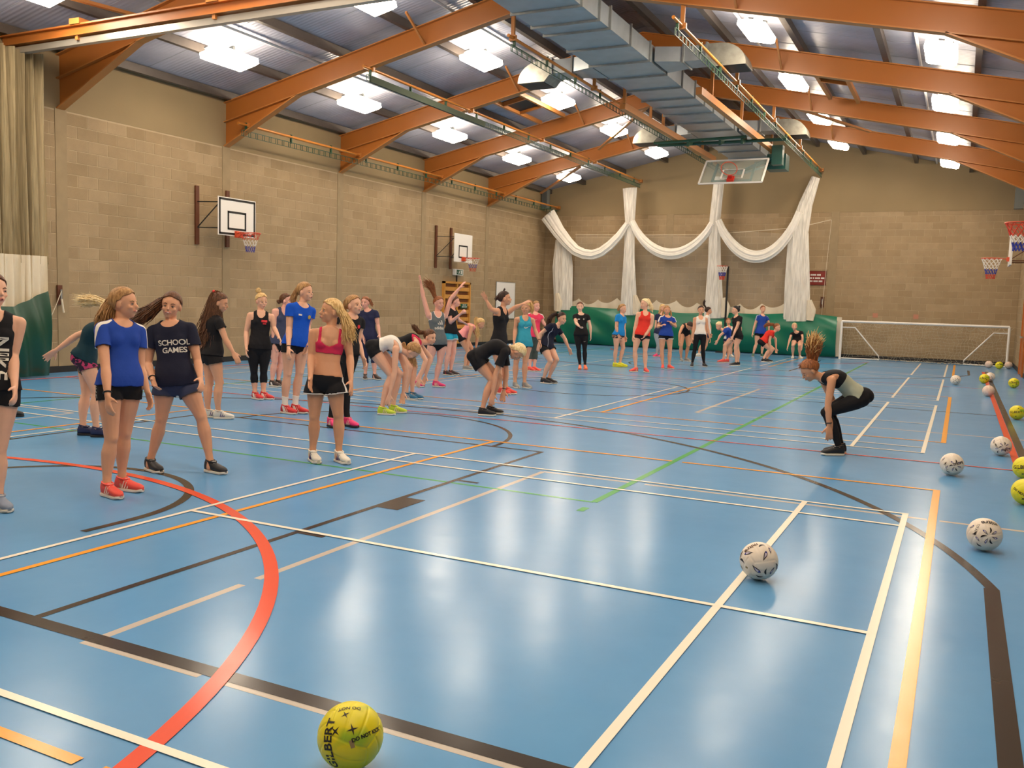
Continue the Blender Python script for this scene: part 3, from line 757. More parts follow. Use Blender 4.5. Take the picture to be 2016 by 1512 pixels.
rc = [bp_(.0+.225*math.cos(2*PI*k/24), .15, .38+.225*math.sin(2*PI*k/24)) for k in range(24)]
obj('rim', MB().tube(rc, .014, 6, True), M_RIM, t, True); obj('rim_plate', MB().bar(bp_(0,.05,.03), bp_(0,.25,.03), .2, .06).bar(bp_(0,.15,.05), bp_(0,.15,.16), .1, .05), mat('bright_red', srgb(200,50,34), .4), t)
M_TEAL = mat('teal_steel', srgb(44,92,84), .4)
sm = MB()
sm.bar(bp_(-.55,.15,-.06), bp_(-.55,1.0,-.06), .06, .06).bar(bp_(.55,.15,-.06), bp_(.55,1.0,-.06), .06, .06).bar(bp_(-.55,.18,-.06), bp_(.55,.18,-.06), .05, .05)
obj('mast_frame', sm, M_TEAL, t)
obj('mast', MB().bar(bp_(.1,.6,-.12), (-5.2, 22.9, 6.05), .1, .1).bar(bp_(.3,.6,-.1), (-4.95, 23.2, 6.0), .06, .06).bar((-5.5,22.6,5.9),(-4.85,23.6,6.1),.12,.1), M_TEAL, t)
obj('pivot', MB().box(-5.25,-4.7,22.9,23.5,5.75,6.2).box(-5.0,-4.7,22.3,22.6,5.8,6.35).tube([(-5.3,22.8,5.8),(-5.15,22.8,6.05),(-4.95,22.8,6.1),(-4.85,22.8,5.85)], .03, 6), M_TEAL, t)
gb = MB().tube([(-7.9, 20.6, 6.2), (-4.3, 20.6, 6.2)], .045, 8).tube([(-7.9, 20.2, 6.2), (-5.3, 20.2, 6.25)], .04, 8)
for x in (-6.9, -6.0, -5.4): gb.bar((x,20.15,6.12),(x,20.65,6.28),.06,.14)
obj('cross_tube', gb, M_GREENST, t)
for x in (-7.35, -5.25):
    obj('support_beam', MB().bar((x, 15.1 if x > -6 else 16.0, 6.35), (x+.2, 24.1, 6.3), .14, .16), M_ORANGE2, t)
    for y in (16.0, 19.1, 23.2): obj('drop_post', MB().bar((x+.05, y, 6.4), (x+.05, y, roof_z(x)-.1), .07, .07), M_ORANGE2, t)

# ------------------------------------------------------------------ things on the left wall
t = empty('wall_bars', (XL, 21.1, 0), 'orange timber slatted frame recessed in the left wall below the exit sign', 'wall bars')
y0, y1, z1 = 20.3, 22.05, 2.18
fr = MB().box(XL, XL+.1, y0, y0+.07, 0, z1).box(XL, XL+.1, y1-.07, y1, 0, z1).box(XL, XL+.1, y0, y1, z1-.07, z1).box(XL, XL+.09, (y0+y1)/2-.03, (y0+y1)/2+.03, 0, z1-.07)
obj('timber_frame', fr, M_PINE, t); obj('back_panel', MB().box(XL+.012, XL+.02, y0+.07, y1-.07, .05, z1-.07), mat('dark_pine', srgb(120,66,26), .6), t)
for k in range(8):
    z = .12+k*.25
    for a, b in ((y0+.08, (y0+y1)/2-.04), ((y0+y1)/2+.04, y1-.08)):
        obj('slat', MB().box(XL+.05, XL+.08, a, b, z, z+.13), M_PINE, t)
M_SIGNG = mat('sign_green', srgb(24,84,60), .4)
def text_mesh(body, size, font=None, bold=0.0, extrude=0.0, align='CENTER', spacing=1.0):
    cu = bpy.data.curves.new('t', 'FONT'); cu.body = body; cu.size = size; cu.align_x = align; cu.align_y = 'CENTER'
    cu.extrude = extrude; cu.offset = bold; cu.space_character = spacing; cu.resolution_u = 3
    o = bpy.data.objects.new('t', cu); C.objects.link(o); dg = bpy.context.evaluated_depsgraph_get(); dg.update()
    me = bpy.data.meshes.new_from_object(o.evaluated_get(dg)); bpy.data.objects.remove(o); bpy.data.curves.remove(cu); me.name = 'lettering'
    return me
def place_text(name, me, M, m, parent):
    me.transform(M); me.materials.clear(); me.materials.append(m)
    a = np.empty(len(me.vertices)*3); me.vertices.foreach_get('co', a); a = a.reshape(-1,3); o = a.mean(0)
    me.transform(Matrix.Translation(-Vector(o)))
    return link(name, me, tuple(o), parent)
def basis(o, x, y):
    x = Vector(x).normalized(); y = Vector(y).normalized(); z = x.cross(y)
    return Matrix(((x.x,y.x,z.x,o[0]),(x.y,y.y,z.y,o[1]),(x.z,y.z,z.z,o[2]),(0,0,0,1)))
obj('notice_plate', MB().box(XL+.08, XL+.088, 21.4, 21.85, 1.30, 1.46), M_SIGNG, t)
place_text('lettering', text_mesh('FIRE EXIT\nKEEP CLEAR', .062, extrude=.001), basis((XL+.092, 21.65, 1.38), (0,1,0), (0,0,1)), M_WHITE, t)
t = empty('exit_sign', (XL, 21.2, 2.4), 'small green and white emergency exit sign above the slatted frame', 'sign')
obj('sign_box', MB().box(XL+.022, XL+.1, 20.92, 21.5, 2.4, 2.6), M_WHITE, t)
obj('sign_face', MB().box(XL+.1, XL+.104, 21.06, 21.45, 2.42, 2.58), M_SIGNG, t)
mm = MB().box(XL+.104, XL+.107, 21.34, 21.41, 2.44, 2.56)
mm.bar((XL+.106,21.28,2.55),(XL+.106,21.22,2.50),.03,.004,(1,0,0)).bar((XL+.106,21.24,2.51),(XL+.106,21.18,2.44),.02,.004,(1,0,0)).bar((XL+.106,21.24,2.51),(XL+.106,21.28,2.44),.02,.004,(1,0,0)).bar((XL+.106,21.16,2.50),(XL+.106,21.10,2.50),.02,.004,(1,0,0))
obj('pictogram', mm, M_WHITE, t); obj('conduit', MB().bar((XL+.03,21.2,2.18),(XL+.03,21.2,2.4),.03,.03), M_BLACK, t)
t = empty('whiteboard', (XL, 24.8, 1.05), 'tall blank whiteboard fixed to the left wall', 'whiteboard')
obj('board', MB().box(XL+.022, XL+.035, 24.05, 25.55, .95, 2.27), M_WHITE, t)
eb = MB(); 
for a in ((24.03,25.57,.93,.95),(24.03,25.57,2.27,2.29),(24.03,24.05,.93,2.29),(25.55,25.57,.93,2.29)): eb.box(XL+.022, XL+.04, a[0], a[1], a[2], a[3])
obj('edge_trim', eb, M_GALV, t)
tag(obj('wall_socket', MB().box(XL+.012, XL+.04, 23.35, 23.45, .72, .8).box(XL+.012, XL+.04, 23.35, 23.45, .6, .68), M_CONC), 'pair of small wall sockets low on the left wall', 'socket')
t = empty('loudspeaker', (-14.75, 27.8, 5.25), 'tall grey loudspeaker high in the far left corner', 'speaker')
obj('cabinet', MB().box(-14.82,-14.58,27.6,27.85,5.25,6.0), mat('grey_cabinet', srgb(120,124,120), .5), t); obj('bracket', MB().box(-14.88,-14.82,27.68,27.8,5.4,5.9), M_BLACK, t); obj('grille', MB().box(-14.80,-14.60,27.59,27.6,5.28,5.97), M_GALV_D, t)
t = empty('loudspeaker', (1.6, 27.7, 4.9), 'dark loudspeaker high in the far right corner', 'speaker')
obj('cabinet', MB().box(1.5,1.75,27.4,27.7,4.95,5.6), MATS['grey_cabinet'], t); obj('bracket', MB().box(1.75,1.84,27.5,27.6,5.1,5.4), M_BLACK, t)
t = empty('wall_notice', (-4.37, YF, 2.5), 'dark red notice with white capitals beside the white net', 'sign')
obj('notice_board', MB().box(-4.72, -4.05, YF-.03, YF-.012, 2.5, 2.97), mat('notice_red', srgb(132,34,22), .4), t)
obj('notice_edge', MB().box(-4.74,-4.03,YF-.035,YF-.012,2.965,2.98).box(-4.74,-4.03,YF-.035,YF-.012,2.485,2.5).box(-4.06,-4.04,YF-.035,YF-.012,2.49,2.98).box(-4.74,-4.72,YF-.035,YF-.012,2.49,2.98), mat('notice_edge', srgb(90,24,14), .5), t)
wb = MB()
for zr, ws in ((2.84, (.07,.19,.13)), (2.73, (.15,.05,.17,.12)), (2.62, (.06,.09,.15,.13))):
    x = -4.66
    for w_ in ws:
        n_ = max(1, int(w_/.035))
        for q in range(n_): wb.box(x+q*w_/n_, x+(q+.82)*w_/n_, YF-.034, YF-.031, zr-.028, zr+.028)
        x += w_+.025
tag(obj('lettering', wb, M_WHITE, t), kind='stuff')

# ------------------------------------------------------------------ five-a-side goal
t = empty('football_goal', (-.8, 27.3, 0), 'low white five-a-side goal against the far wall', 'goal')
gy = 27.05; gx0, gx1, gz = -3.30, 1.63, 1.27
obj('crossbar', MB().tube([(gx0,gy,gz),(gx1,gy,gz)], .04, 12), M_WHITE, t, True)
for x in (gx0, gx1): obj('goal_post', MB().tube([(x,gy,0),(x,gy,gz)], .04, 12), M_WHITE, t, True)
for s, x in ((1,gx0),(-1,gx1)):
    obj('side_frame', MB().tube([(x,gy+.06,1.07),(x+s*.42,gy+.06,1.07),(x+s*1.2,gy+.1,.16),(x+s*1.22,gy+.1,.04),(x,gy+.08,.03)], .022, 8), M_WHITE, t, True)
nm = MB(); rs = random.Random(5)
def gnet(u, v):
    return (gx0+.05+(gx1-gx0-.1)*u+.03*math.sin(v*9+u*40), gy+.12+.35*v+.05*math.sin(u*17+v*5), gz-.05-.02*math.sin(u*30)-(gz-.1)*v+.05*math.sin(u*12)*v)
NU, NV = 42, 11
for i in range(NU+1):
    nm.tube([gnet(min(1,max(0,i/NU+.008*math.sin(j*2+i))), j/NV) for j in range(NV+1)], .0035, 3)
for j in range(NV+1):
    nm.tube([gnet(i/NU, min(1,max(0,j/NV+.012*math.sin(i*1.7+j)))) for i in range(NU+1)], .0035, 3)
for k in range(14):
    x = gx0+.3+k*.34; nm.tube([(x,gy+.05,gz-.03),(x+.1,gy+.06,gz-.14-.05*rs.random()),(x+.2,gy+.06,gz-.16),(x+.32,gy+.05,gz-.03)], .005, 4)
tag(obj('goal_net', nm, mat('goal_net_cord', srgb(206,196,170), .8), t), kind='stuff')
hp = MB()
for k in range(70):
    x = gx0+1.0+k*.05; p = [(x+rs.uniform(-.1,.1), gy+.1+rs.uniform(-.12,.12), .02+rs.random()*.05) for _ in range(4)]; hp.tube(p, .005, 3)
tag(obj('net_heap', hp, MATS['goal_net_cord'], t), kind='stuff')
# ------------------------------------------------------------------ people
RH = np.array([_r[0], _r[1], 0]); RH /= np.linalg.norm(RH)
TH = -np.array([_f[0], _f[1], 0]); TH /= np.linalg.norm(TH)
UP = np.array([0., 0., 1.])
def unit(v): v = np.asarray(v, float); return v/max(1e-9, np.linalg.norm(v))
def loft(mb, cs, xs, ys, ws, ds, n=20, power=2.3):
    """closed super-elliptic loft: centres, side axes, front axes, half widths, half depths"""
    vs = []; fs = []
    for c, x, y, w, d in zip(cs, xs, ys, ws, ds):
        for j in range(n):
            t = 2*PI*j/n; ct, st = math.cos(t), math.sin(t)
            e = 2/power; a = math.copysign(abs(ct)**e, ct)*w; b = math.copysign(abs(st)**e, st)*d
            vs.append(c+x*a+y*b)
    k = len(cs)
    for i in range(k-1):
        for j in range(n): fs.append((i*n+j, i*n+(j+1)%n, (i+1)*n+(j+1)%n, (i+1)*n+j))
    fs.append(tuple(range(n))[::-1]); fs.append(tuple(range((k-1)*n, k*n)))
    mb.add(vs, fs)
def ell(mb, c, ax, rad, nu=16, nv=10):
    m = MB().sphere((0,0,0), 1, nu, nv); A = np.array(ax); V = np.array(m.v)*np.array(rad)
    mb.add(V@A + np.asarray(c), m.f)
def capsule(mb, a, b, ra, rb, n=12, mid=None, off=None):
    """rounded tapered limb; mid = [(t, r)], off = sideways shift of the middle"""
    a = np.asarray(a, float); b = np.asarray(b, float); st = [(0, ra)]+(mid or [])+[(1, rb)]
    pts = [a+(b-a)*t + (np.asarray(off)*math.sin(PI*t) if off is not None else 0) for t, r in st]
    mb.tube([tuple(p) for p in pts], [r for t, r in st], n)
    mb.sphere(tuple(a), ra*.995, n, 8); mb.sphere(tuple(b), rb*.995, n, 8)
def skin_mat(k, col):
    return mat('skin_'+k, col, .48, spec=.4, noise_amt=.04, noise_scale=12)
SKIN = {'fair': skin_mat('fair', srgb(232,178,148)), 'pale': skin_mat('pale', srgb(238,192,166)), 'tan': skin_mat('tan', srgb(212,154,118)), 'mid': skin_mat('mid', srgb(220,162,128)), 'rosy': skin_mat('rosy', srgb(236,176,156))}
def cloth(name, col, rough=.8, spec=.25, sheen=.0): return mat('cloth_'+name, col, rough, spec=spec, noise_amt=.06, noise_scale=14, bump=.12, bump_scale=40)
CL = {'black': cloth('black', srgb(27,26,30)), 'navy': cloth('navy', srgb(40,44,76)), 'darknavy': cloth('darknavy', srgb(30,32,52)), 'royal': cloth('royal', srgb(36,70,160)), 'bright_blue': cloth('bright_blue', srgb(20,84,200)),
      'sky': cloth('sky', srgb(30,138,214)), 'teal': cloth('teal', srgb(58,164,190)), 'turq': cloth('turquoise', srgb(40,160,190)), 'red': cloth('red', srgb(228,58,46)), 'coralpink': cloth('coral_pink', srgb(236,64,100)),
      'magenta': cloth('magenta', srgb(206,44,84)), 'white': cloth('white', srgb(236,230,222)), 'grey': cloth('grey', srgb(104,112,116)), 'slate': cloth('slate', srgb(66,72,98)), 'sage': cloth('sage_grey', srgb(172,176,156)),
      'pink': cloth('pale_pink', srgb(244,160,160)), 'tealblack': cloth('dark_teal_fur', srgb(20,54,66)), 'denim': cloth('denim', srgb(60,66,92)), 'lgrey': cloth('light_grey', srgb(160,166,172)), 'camo': cloth('camo_grey', srgb(72,82,78))}
def pattern_cloth(name, c1, c2, scale):
    m = bpy.data.materials.new(name); nt, N, L, P = nodes_of(m); P.inputs['Roughness'].default_value = .8
    tc = N.new('ShaderNodeTexCoord'); v = N.new('ShaderNodeTexNoise'); v.inputs['Scale'].default_value = scale; v.inputs['Detail'].default_value = 2
    L.new(tc.outputs['Object'], v.inputs['Vector']); cr = N.new('ShaderNodeValToRGB'); cr.color_ramp.interpolation = 'CONSTANT'
    cr.color_ramp.elements[0].color = (*c1,1); cr.color_ramp.elements[1].color = (*c2,1); cr.color_ramp.elements[1].position = .54
    L.new(v.outputs['Fac'], cr.inputs['Fac']); L.new(cr.outputs['Color'], P.inputs['Base Color']); return m
CL['pinkfloral'] = pattern_cloth('pink_floral', srgb(44,24,48), srgb(196,60,110), 22)
CL['blackfloral'] = pattern_cloth('black_floral', srgb(30,28,34), srgb(190,170,150), 26)
CL['acidfloral'] = pattern_cloth('mosaic_print', srgb(40,44,54), srgb(200,150,120), 30)
def hair_mat(k, col, col2):
    m = bpy.data.materials.new('hair_'+k); nt, N, L, P = nodes_of(m); P.inputs['Roughness'].default_value = .5; P.inputs['Specular IOR Level'].default_value = .35
    tc = N.new('ShaderNodeTexCoord'); mp = N.new('ShaderNodeMapping'); mp.inputs['Scale'].default_value = (60,60,14)
    n = N.new('ShaderNodeTexNoise'); n.inputs['Scale'].default_value = 1; n.inputs['Detail'].default_value = 3
    L.new(tc.outputs['Object'], mp.inputs['Vector']); L.new(mp.outputs['Vector'], n.inputs['Vector'])
    cr = N.new('ShaderNodeValToRGB'); cr.color_ramp.elements[0].color = (*col,1); cr.color_ramp.elements[1].color = (*col2,1); cr.color_ramp.elements[0].position = .35; cr.color_ramp.elements[1].position = .65
    L.new(n.outputs['Fac'], cr.inputs['Fac']); L.new(cr.outputs['Color'], P.inputs['Base Color']); return m
HAIR = {'blonde': hair_mat('blonde', srgb(190,146,84), srgb(238,206,146)), 'pale': hair_mat('pale_blonde', srgb(220,190,130), srgb(250,232,190)), 'dkblonde': hair_mat('dark_blonde', srgb(138,96,56), srgb(196,152,98)),
        'brown': hair_mat('brown', srgb(70,42,26), srgb(118,76,48)), 'dark': hair_mat('dark_brown', srgb(36,22,18), srgb(70,46,36)), 'auburn': hair_mat('auburn', srgb(110,62,34), srgb(168,104,60)), 'black': hair_mat('black', srgb(20,18,20), srgb(44,38,38))}
M_EYEW = mat('eye_white', srgb(206,190,178), .4); M_IRIS = mat('iris', srgb(50,38,32), .3); M_LIP = mat('lips', srgb(192,116,104), .5); M_TEETH = mat('teeth', srgb(240,236,226), .3); M_MOUTH = mat('mouth_dark', srgb(70,26,24), .6)
SHOEC = {'coral': srgb(240,84,72), 'red': srgb(214,44,50), 'white': srgb(226,220,208), 'black': srgb(30,30,34), 'pink': srgb(236,52,120), 'blue': srgb(36,110,150), 'orange': srgb(250,130,90), 'yellow': srgb(240,236,50),
         'grey': srgb(150,146,140), 'bluegrey': srgb(130,142,164), 'lime': srgb(200,220,60), 'navy': srgb(40,44,84), 'brown': srgb(66,52,50), 'green': srgb(70,110,90), 'magenta': srgb(190,50,120), 'purple': srgb(90,60,130)}
def remesh_eval(mb, vox, smooth):
    me = bpy.data.meshes.new('body'); me.from_pydata(mb.v, [], mb.f); o = bpy.data.objects.new('tmp', me); C.objects.link(o)
    r = o.modifiers.new('r', 'REMESH'); r.mode = 'VOXEL'; r.voxel_size = vox; r.use_smooth_shade = True
    if smooth: s = o.modifiers.new('s', 'SMOOTH'); s.factor = .5; s.iterations = smooth
    dg = bpy.context.evaluated_depsgraph_get(); dg.update()
    out = bpy.data.meshes.new_from_object(o.evaluated_get(dg)); bpy.data.objects.remove(o); bpy.data.meshes.remove(me)
    return out
def co(me, what='vertices', attr='co'):
    c = getattr(me, what); a = np.empty(len(c)*3, dtype=np.float32); c.foreach_get(attr, a); return a.reshape(-1,3).astype(float)
def seg_par(V, a, b):
    d = b-a; L2 = max(1e-9, d@d); t = (V-a)@d/L2; tc = np.clip(t, 0, 1); return t, np.linalg.norm(V-(a+tc[:,None]*d), axis=1)
DUO = {}
def duo(c1, c2):
    if (c1, c2) in DUO: return DUO[(c1, c2)]
    m = CL[c1].copy(); m.name = 'cloth_%s_%s' % (c1, c2); nt = m.node_tree; P = nt.nodes['Principled BSDF']; at = nt.nodes.new('ShaderNodeAttribute'); at.attribute_name = 'mask'
    gt = nt.nodes.new('ShaderNodeMath'); gt.operation = 'GREATER_THAN'; gt.inputs[1].default_value = 0.0; nt.links.new(at.outputs['Fac'], gt.inputs[0])
    mx = nt.nodes.new('ShaderNodeMix'); mx.data_type = 'RGBA'; nt.links.new(gt.outputs[0], mx.inputs['Factor'])
    sk = P.inputs['Base Color'].links[0].from_socket if P.inputs['Base Color'].links else None
    if sk: nt.links.new(sk, mx.inputs['A'])
    else: mx.inputs['A'].default_value = P.inputs['Base Color'].default_value
    mx.inputs['B'].default_value = (*PLAIN.get(c2, (.8,.78,.75)), 1); nt.links.new(mx.outputs['Result'], P.inputs['Base Color']); DUO[(c1, c2)] = m
    return m
PLAIN = {'white': srgb(236,230,222), 'magenta': srgb(206,44,84), 'lgrey': srgb(170,176,190), 'black': srgb(27,26,30), 'sage': srgb(172,176,156), 'blackfloral': srgb(70,66,76)}
def sub_mesh(me, V, Nn, fmask, off, name, m, parent, smooth_it=5, mats=None, face_mat=None, relax=0, covered=None, mask=None, hemmask=None):
    """garment = body faces chosen by fmask pushed out along their normals, with smoothed hems"""
    faces = [tuple(p.vertices) for p, k in zip(me.polygons, fmask) if k]
    if len(faces) < 8: return None
    fidx = np.nonzero(fmask)[0]
    used = np.unique(np.concatenate([np.array(f) for f in faces])); rm = -np.ones(len(V), int); rm[used] = np.arange(len(used))
    P = V[used]+Nn[used]*off[used][:,None]
    F = [tuple(int(rm[i]) for i in f) for f in faces]
    ec = {}
    for f in F:
        for i in range(len(f)):
            e = (f[i], f[(i+1)%len(f)]); k = (min(e), max(e)); ec[k] = ec.get(k, 0)+1
    nb = {}
    for (a, b), c in ec.items():
        if c == 1: nb.setdefault(a, []).append(b); nb.setdefault(b, []).append(a)
    for _ in range(smooth_it):
        Q = P.copy()
        for i, js in nb.items(): Q[i] = P[i]*.4+P[js].mean(0)*.6
        P = Q
    if covered is not None:
        bset = set(nb); covered[[int(used[i]) for i in range(len(used)) if i not in bset]] = True
    if relax:
        E = np.array(list(ec.keys())); deg = np.bincount(E.ravel(), minlength=len(P)).astype(float)[:,None]; fix = np.zeros(len(P), bool); fix[list(nb)] = True
        for _ in range(relax):
            S = np.zeros_like(P); np.add.at(S, E[:,0], P[E[:,1]]); np.add.at(S, E[:,1], P[E[:,0]])
            Q = P*.4+S/np.maximum(deg,1)*.6; Q[fix] = P[fix]; P = Q
    # turn the hem inward so the cloth shows an edge
    k0 = len(P); bidx = list(nb); back = {b: k0+i for i, b in enumerate(bidx)}
    inner = np.array([P[b]-Nn[used[b]]*.009 for b in bidx]) if bidx else np.zeros((0,3))
    P2 = np.vstack([P, inner]) if len(inner) else P
    F2 = list(F); fm = list(face_mat[fidx]) if face_mat is not None else [0]*len(F)
    for fi, f in enumerate(F):
        for i in range(len(f)):
            a, b = f[i], f[(i+1)%len(f)]
            if ec[(min(a,b), max(a,b))] == 1: F2.append((b, a, back[a], back[b])); fm.append(fm[fi])
    o = P2.mean(0); mm = bpy.data.meshes.new(name); mm.from_pydata((P2-o).tolist(), [], F2)
    for x in (mats or [m]): mm.materials.append(x)
    if mask is not None or hemmask is not None:
        mk = mask[used].copy() if mask is not None else np.full(len(used), -.01)
        if hemmask is not None:
            hv = [b for b in nb if hemmask[used[b]]]; ring = {}
            for (a, b) in ec: ring.setdefault(a, []).append(b); ring.setdefault(b, []).append(a)
            for b in hv:
                mk[b] = .02
                for q in ring[b]: mk[q] = max(mk[q], .004)
        at = mm.attributes.new('mask', 'FLOAT', 'POINT'); at.data.foreach_set('value', np.r_[mk, mk[bidx]] if bidx else mk)
    mm.polygons.foreach_set('use_smooth', [True]*len(mm.polygons))
    if face_mat is not None: mm.polygons.foreach_set('material_index', [int(x) for x in fm])
    mm.update()
    return link(name, mm, tuple(o), parent)

def person(label, g, hd, nk, pv, kn, an, el, wr, yaw=0, H=1.66, skin='mid', hair='brown', style=(), top=None, bottom=None, shoes='black', sole='white',
           socks=None, hy=None, hp=0, hroll=0, sy=None, hyw=None, hands='relax', far=False, fy=None, face='neutral', dz=None, logo=None, plump=1.0, group='girls in the hall',
           bust=1.0, back=0.0, fullcap=True, wrist=None, z_off=0, eyeclosed=False, hairband=None, loose=1.0):
    """g: pixel of the ground point under the body. Joints are pixels of the photograph (person's L and R), lifted
    to 3D at the person's own distance; a third value moves that joint towards the camera in metres."""
    G = hit(g[0], g[1], 2, 0.0); D = depth_of(G)
    rad = math.radians
    F = math.cos(rad(yaw))*TH+math.sin(rad(yaw))*RH; F = unit(F); Lv = math.cos(rad(yaw))*RH-math.sin(rad(yaw))*TH
    s_ = H/1.66
    def P3(p, base=0.0):
        d = D-base-(p[2] if len(p) > 2 else 0); return at_depth(p[0], p[1], d)
    PV = P3(pv); NK = P3(nk); HD = P3(hd)
    sya = rad(sy if sy is not None else yaw); SL = math.cos(sya)*RH-math.sin(sya)*TH
    hya = rad(hyw if hyw is not None else yaw); HL = math.cos(hya)*RH-math.sin(hya)*TH
    spine = unit(NK-PV); SL = unit(SL-spine*(SL@spine)); SF = np.cross(SL, spine)*1.0
    FS = math.cos(sya)*TH+math.sin(sya)*RH
    # front = direction the chest faces; left x up
    SF = unit(np.cross(SL, spine)); 
    HF = unit(np.cross(HL, unit(spine+UP)))
    if SF@FS < 0 and abs(SF@FS) > .2: pass
    sw = .158*s_; hw = .088*s_
    SH = {'L': NK+SL*sw-spine*.058*s_, 'R': NK-SL*sw-spine*.058*s_}
    HP = {'L': PV+HL*hw, 'R': PV-HL*hw}
    KN, AN, EL, WR = {}, {}, {}, {}
    for i, k in enumerate('LR'):
        hd_ = depth_of(HP[k]); a = an[i]; A = P3(a, (D-hd_)*.6); A[2] = .085*s_+z_off if len(a) < 4 else A[2]; AN[k] = A
        da = depth_of(A); q = kn[i]; KN[k] = at_depth(q[0], q[1], (hd_+da)/2-(q[2] if len(q) > 2 else 0))
        sd = depth_of(SH[k]); q = el[i]; EL[k] = at_depth(q[0], q[1], sd-(q[2] if len(q) > 2 else 0))
        q = wr[i]; WR[k] = at_depth(q[0], q[1], sd-(q[2] if len(q) > 2 else 0))
    root = empty('person', (G[0], G[1], 0), label, 'person', group)
    mb = MB()
    # ---- torso along a slightly curved spine
    def sp(t):
        c = PV+(NK-PV)*t + (-SF)*math.sin(PI*min(1,max(0,t)))*back*.1*s_ + SF*.012*s_*math.sin(2*PI*t)
        return c
    T = [-.2,-.1,0,.12,.25,.38,.5,.62,.74,.85,.93,1.0,1.05]
    W = np.array([.075,.135,.168,.168,.146,.124,.124,.134,.143,.152,.146,.105,.06])*s_*plump
    Dp = np.array([.06,.095,.112,.108,.094,.084,.086,.095,.102,.098,.082,.064,.052])*s_*plump
    cs = [sp(t) for t in T]; xs = []; ys = []
    for t in T:
        x = unit(HL*(1-t)+SL*t) if 0 <= t <= 1 else (HL if t < 0 else SL); x = unit(x-spine*(x@spine)); xs.append(x); ys.append(unit(np.cross(x, spine)))
    loft(mb, cs, xs, ys, W, Dp)
    for s in (1,-1):
        ell(mb, sp(.72)+SL*s*.064*s_+SF*(.052+.012*bust)*s_, (SL,SF,spine), np.array([.060,.05*bust,.062])*s_, 12, 8)
        ell(mb, sp(-.03)+HL*s*.066*s_-ys[2]*.055*s_, (HL,ys[2],spine), np.array([.088,.085,.1])*s_*plump, 12, 8)
    for k in 'LR':
        sg = 1 if k == 'L' else -1
        capsule(mb, NK-spine*.02*s_+SL*sg*.03*s_, SH[k], .038*s_, .046*s_)
        capsule(mb, SH[k], EL[k], .047*s_*plump, .036*s_, mid=[(.25,.046*s_*plump),(.7,.040*s_*plump)])
        fa = WR[k]-EL[k]
        capsule(mb, EL[k], WR[k], .036*s_, .0235*s_, mid=[(.25,.040*s_),(.6,.032*s_),(.9,.0245*s_)])
        # thigh and calf
        capsule(mb, HP[k], KN[k], .088*s_*plump, .053*s_, mid=[(.2,.090*s_*plump),(.5,.077*s_*plump),(.8,.060*s_)])
        kb = unit(KN[k]-(HP[k]+AN[k])/2+F*.02); 
        capsule(mb, KN[k], AN[k], .050*s_, .034*s_, mid=[(.12,.049*s_),(.32,.058*s_),(.55,.048*s_),(.8,.034*s_)], off=-F*.016*s_)
        ell(mb, KN[k]+F*.012*s_, (Lv,F,UP), np.array([.044,.046,.05])*s_, 10, 8)
        capsule(mb, AN[k], AN[k]-UP*.04*s_+F*.02, .034*s_, .03*s_)
        # hand
        hdv = unit(fa); tf = F if abs(F@hdv) < .9 else UP
        hs = hands if isinstance(hands, str) else hands[0 if k == 'L' else 1]
        th = unit(tf-hdv*(tf@hdv)); pn = unit(np.cross(hdv, th))*sg     # palm normal, towards the body
        if pn@(-SL*sg) < 0: pn = -pn
        if hs == 'up': pn = -np.cross(hdv, th)*sg*0+unit(np.cross(hdv, th))*sg; 
        w = WR[k]; hl = s_*1.02
        loft(mb, [w-hdv*.01, w+hdv*.02*hl, w+hdv*.06*hl, w+hdv*.092*hl], [th]*4, [pn]*4, [.022*hl,.033*hl,.040*hl,.038*hl], [.017*hl,.016*hl,.014*hl,.012*hl], 12)
        curl = {'relax': .32, 'fist': 1.25, 'up': .06, 'open': .12, 'point': .5}[hs]; spread = {'up': .22, 'open': .16}.get(hs, .05)
        for fi, (lat, ln) in enumerate(((.030,.066),(.011,.075),(-.010,.070),(-.029,.056))):
            b0 = w+hdv*.085*hl+th*lat*hl; dr = unit(hdv+th*spread*(lat/.03)); c = curl*(1+.12*fi); pts = [b0]
            for j, fr in enumerate((.45,.32,.25)):
                an_ = c*(j+.6); v = dr*math.cos(an_)+pn*math.sin(an_); pts.append(pts[-1]+v*ln*fr*hl*1.08)
            mb.tube([tuple(p) for p in pts], [.0098*hl,.0092*hl,.0086*hl,.0074*hl], 8); mb.sphere(tuple(pts[-1]), .0075*hl, 8, 6)
        b0 = w+hdv*.025*hl+th*.026*hl; dr = unit(hdv*.75+th*(.75 if hs != 'fist' else .4)+pn*.35); p1 = b0+dr*.042*hl; p2 = p1+unit(dr+hdv*.5+pn*.3*(2 if hs == 'fist' else 1))*.034*hl
        mb.tube([tuple(b0), tuple(p1), tuple(p2)], [.0125*hl,.0112*hl,.0085*hl], 8); mb.sphere(tuple(p2), .0085*hl, 8, 6)
    # ---- neck and head
    hya_ = rad(hy if hy is not None else yaw); hF0 = math.cos(hya_)*TH+math.sin(hya_)*RH; hL = math.cos(hya_)*RH-math.sin(hya_)*TH
    a = rad(hp); hF = unit(hF0*math.cos(a)-UP*math.sin(a)); hU = unit(np.cross(hF, hL))
    if hU@(UP*math.cos(a)+hF0*math.sin(a)) < 0: hU = -hU
    if hroll:
        b = rad(hroll); hL, hU = unit(hL*math.cos(b)+hU*math.sin(b)), unit(hU*math.cos(b)-hL*math.sin(b))
    hs_ = s_*1.09
    neck0 = NK-spine*.03*s_; skull = HD-hU*.075*hs_-hF*.02*hs_
    capsule(mb, neck0, skull, .056*s_, .050*s_, mid=[(.5,.047*s_)])
    AX = (hL, hF, hU)
    ell(mb, HD+hU*.022*hs_-hF*.012*hs_, AX, np.array([.074,.094,.088])*hs_, 18, 12)          # cranium
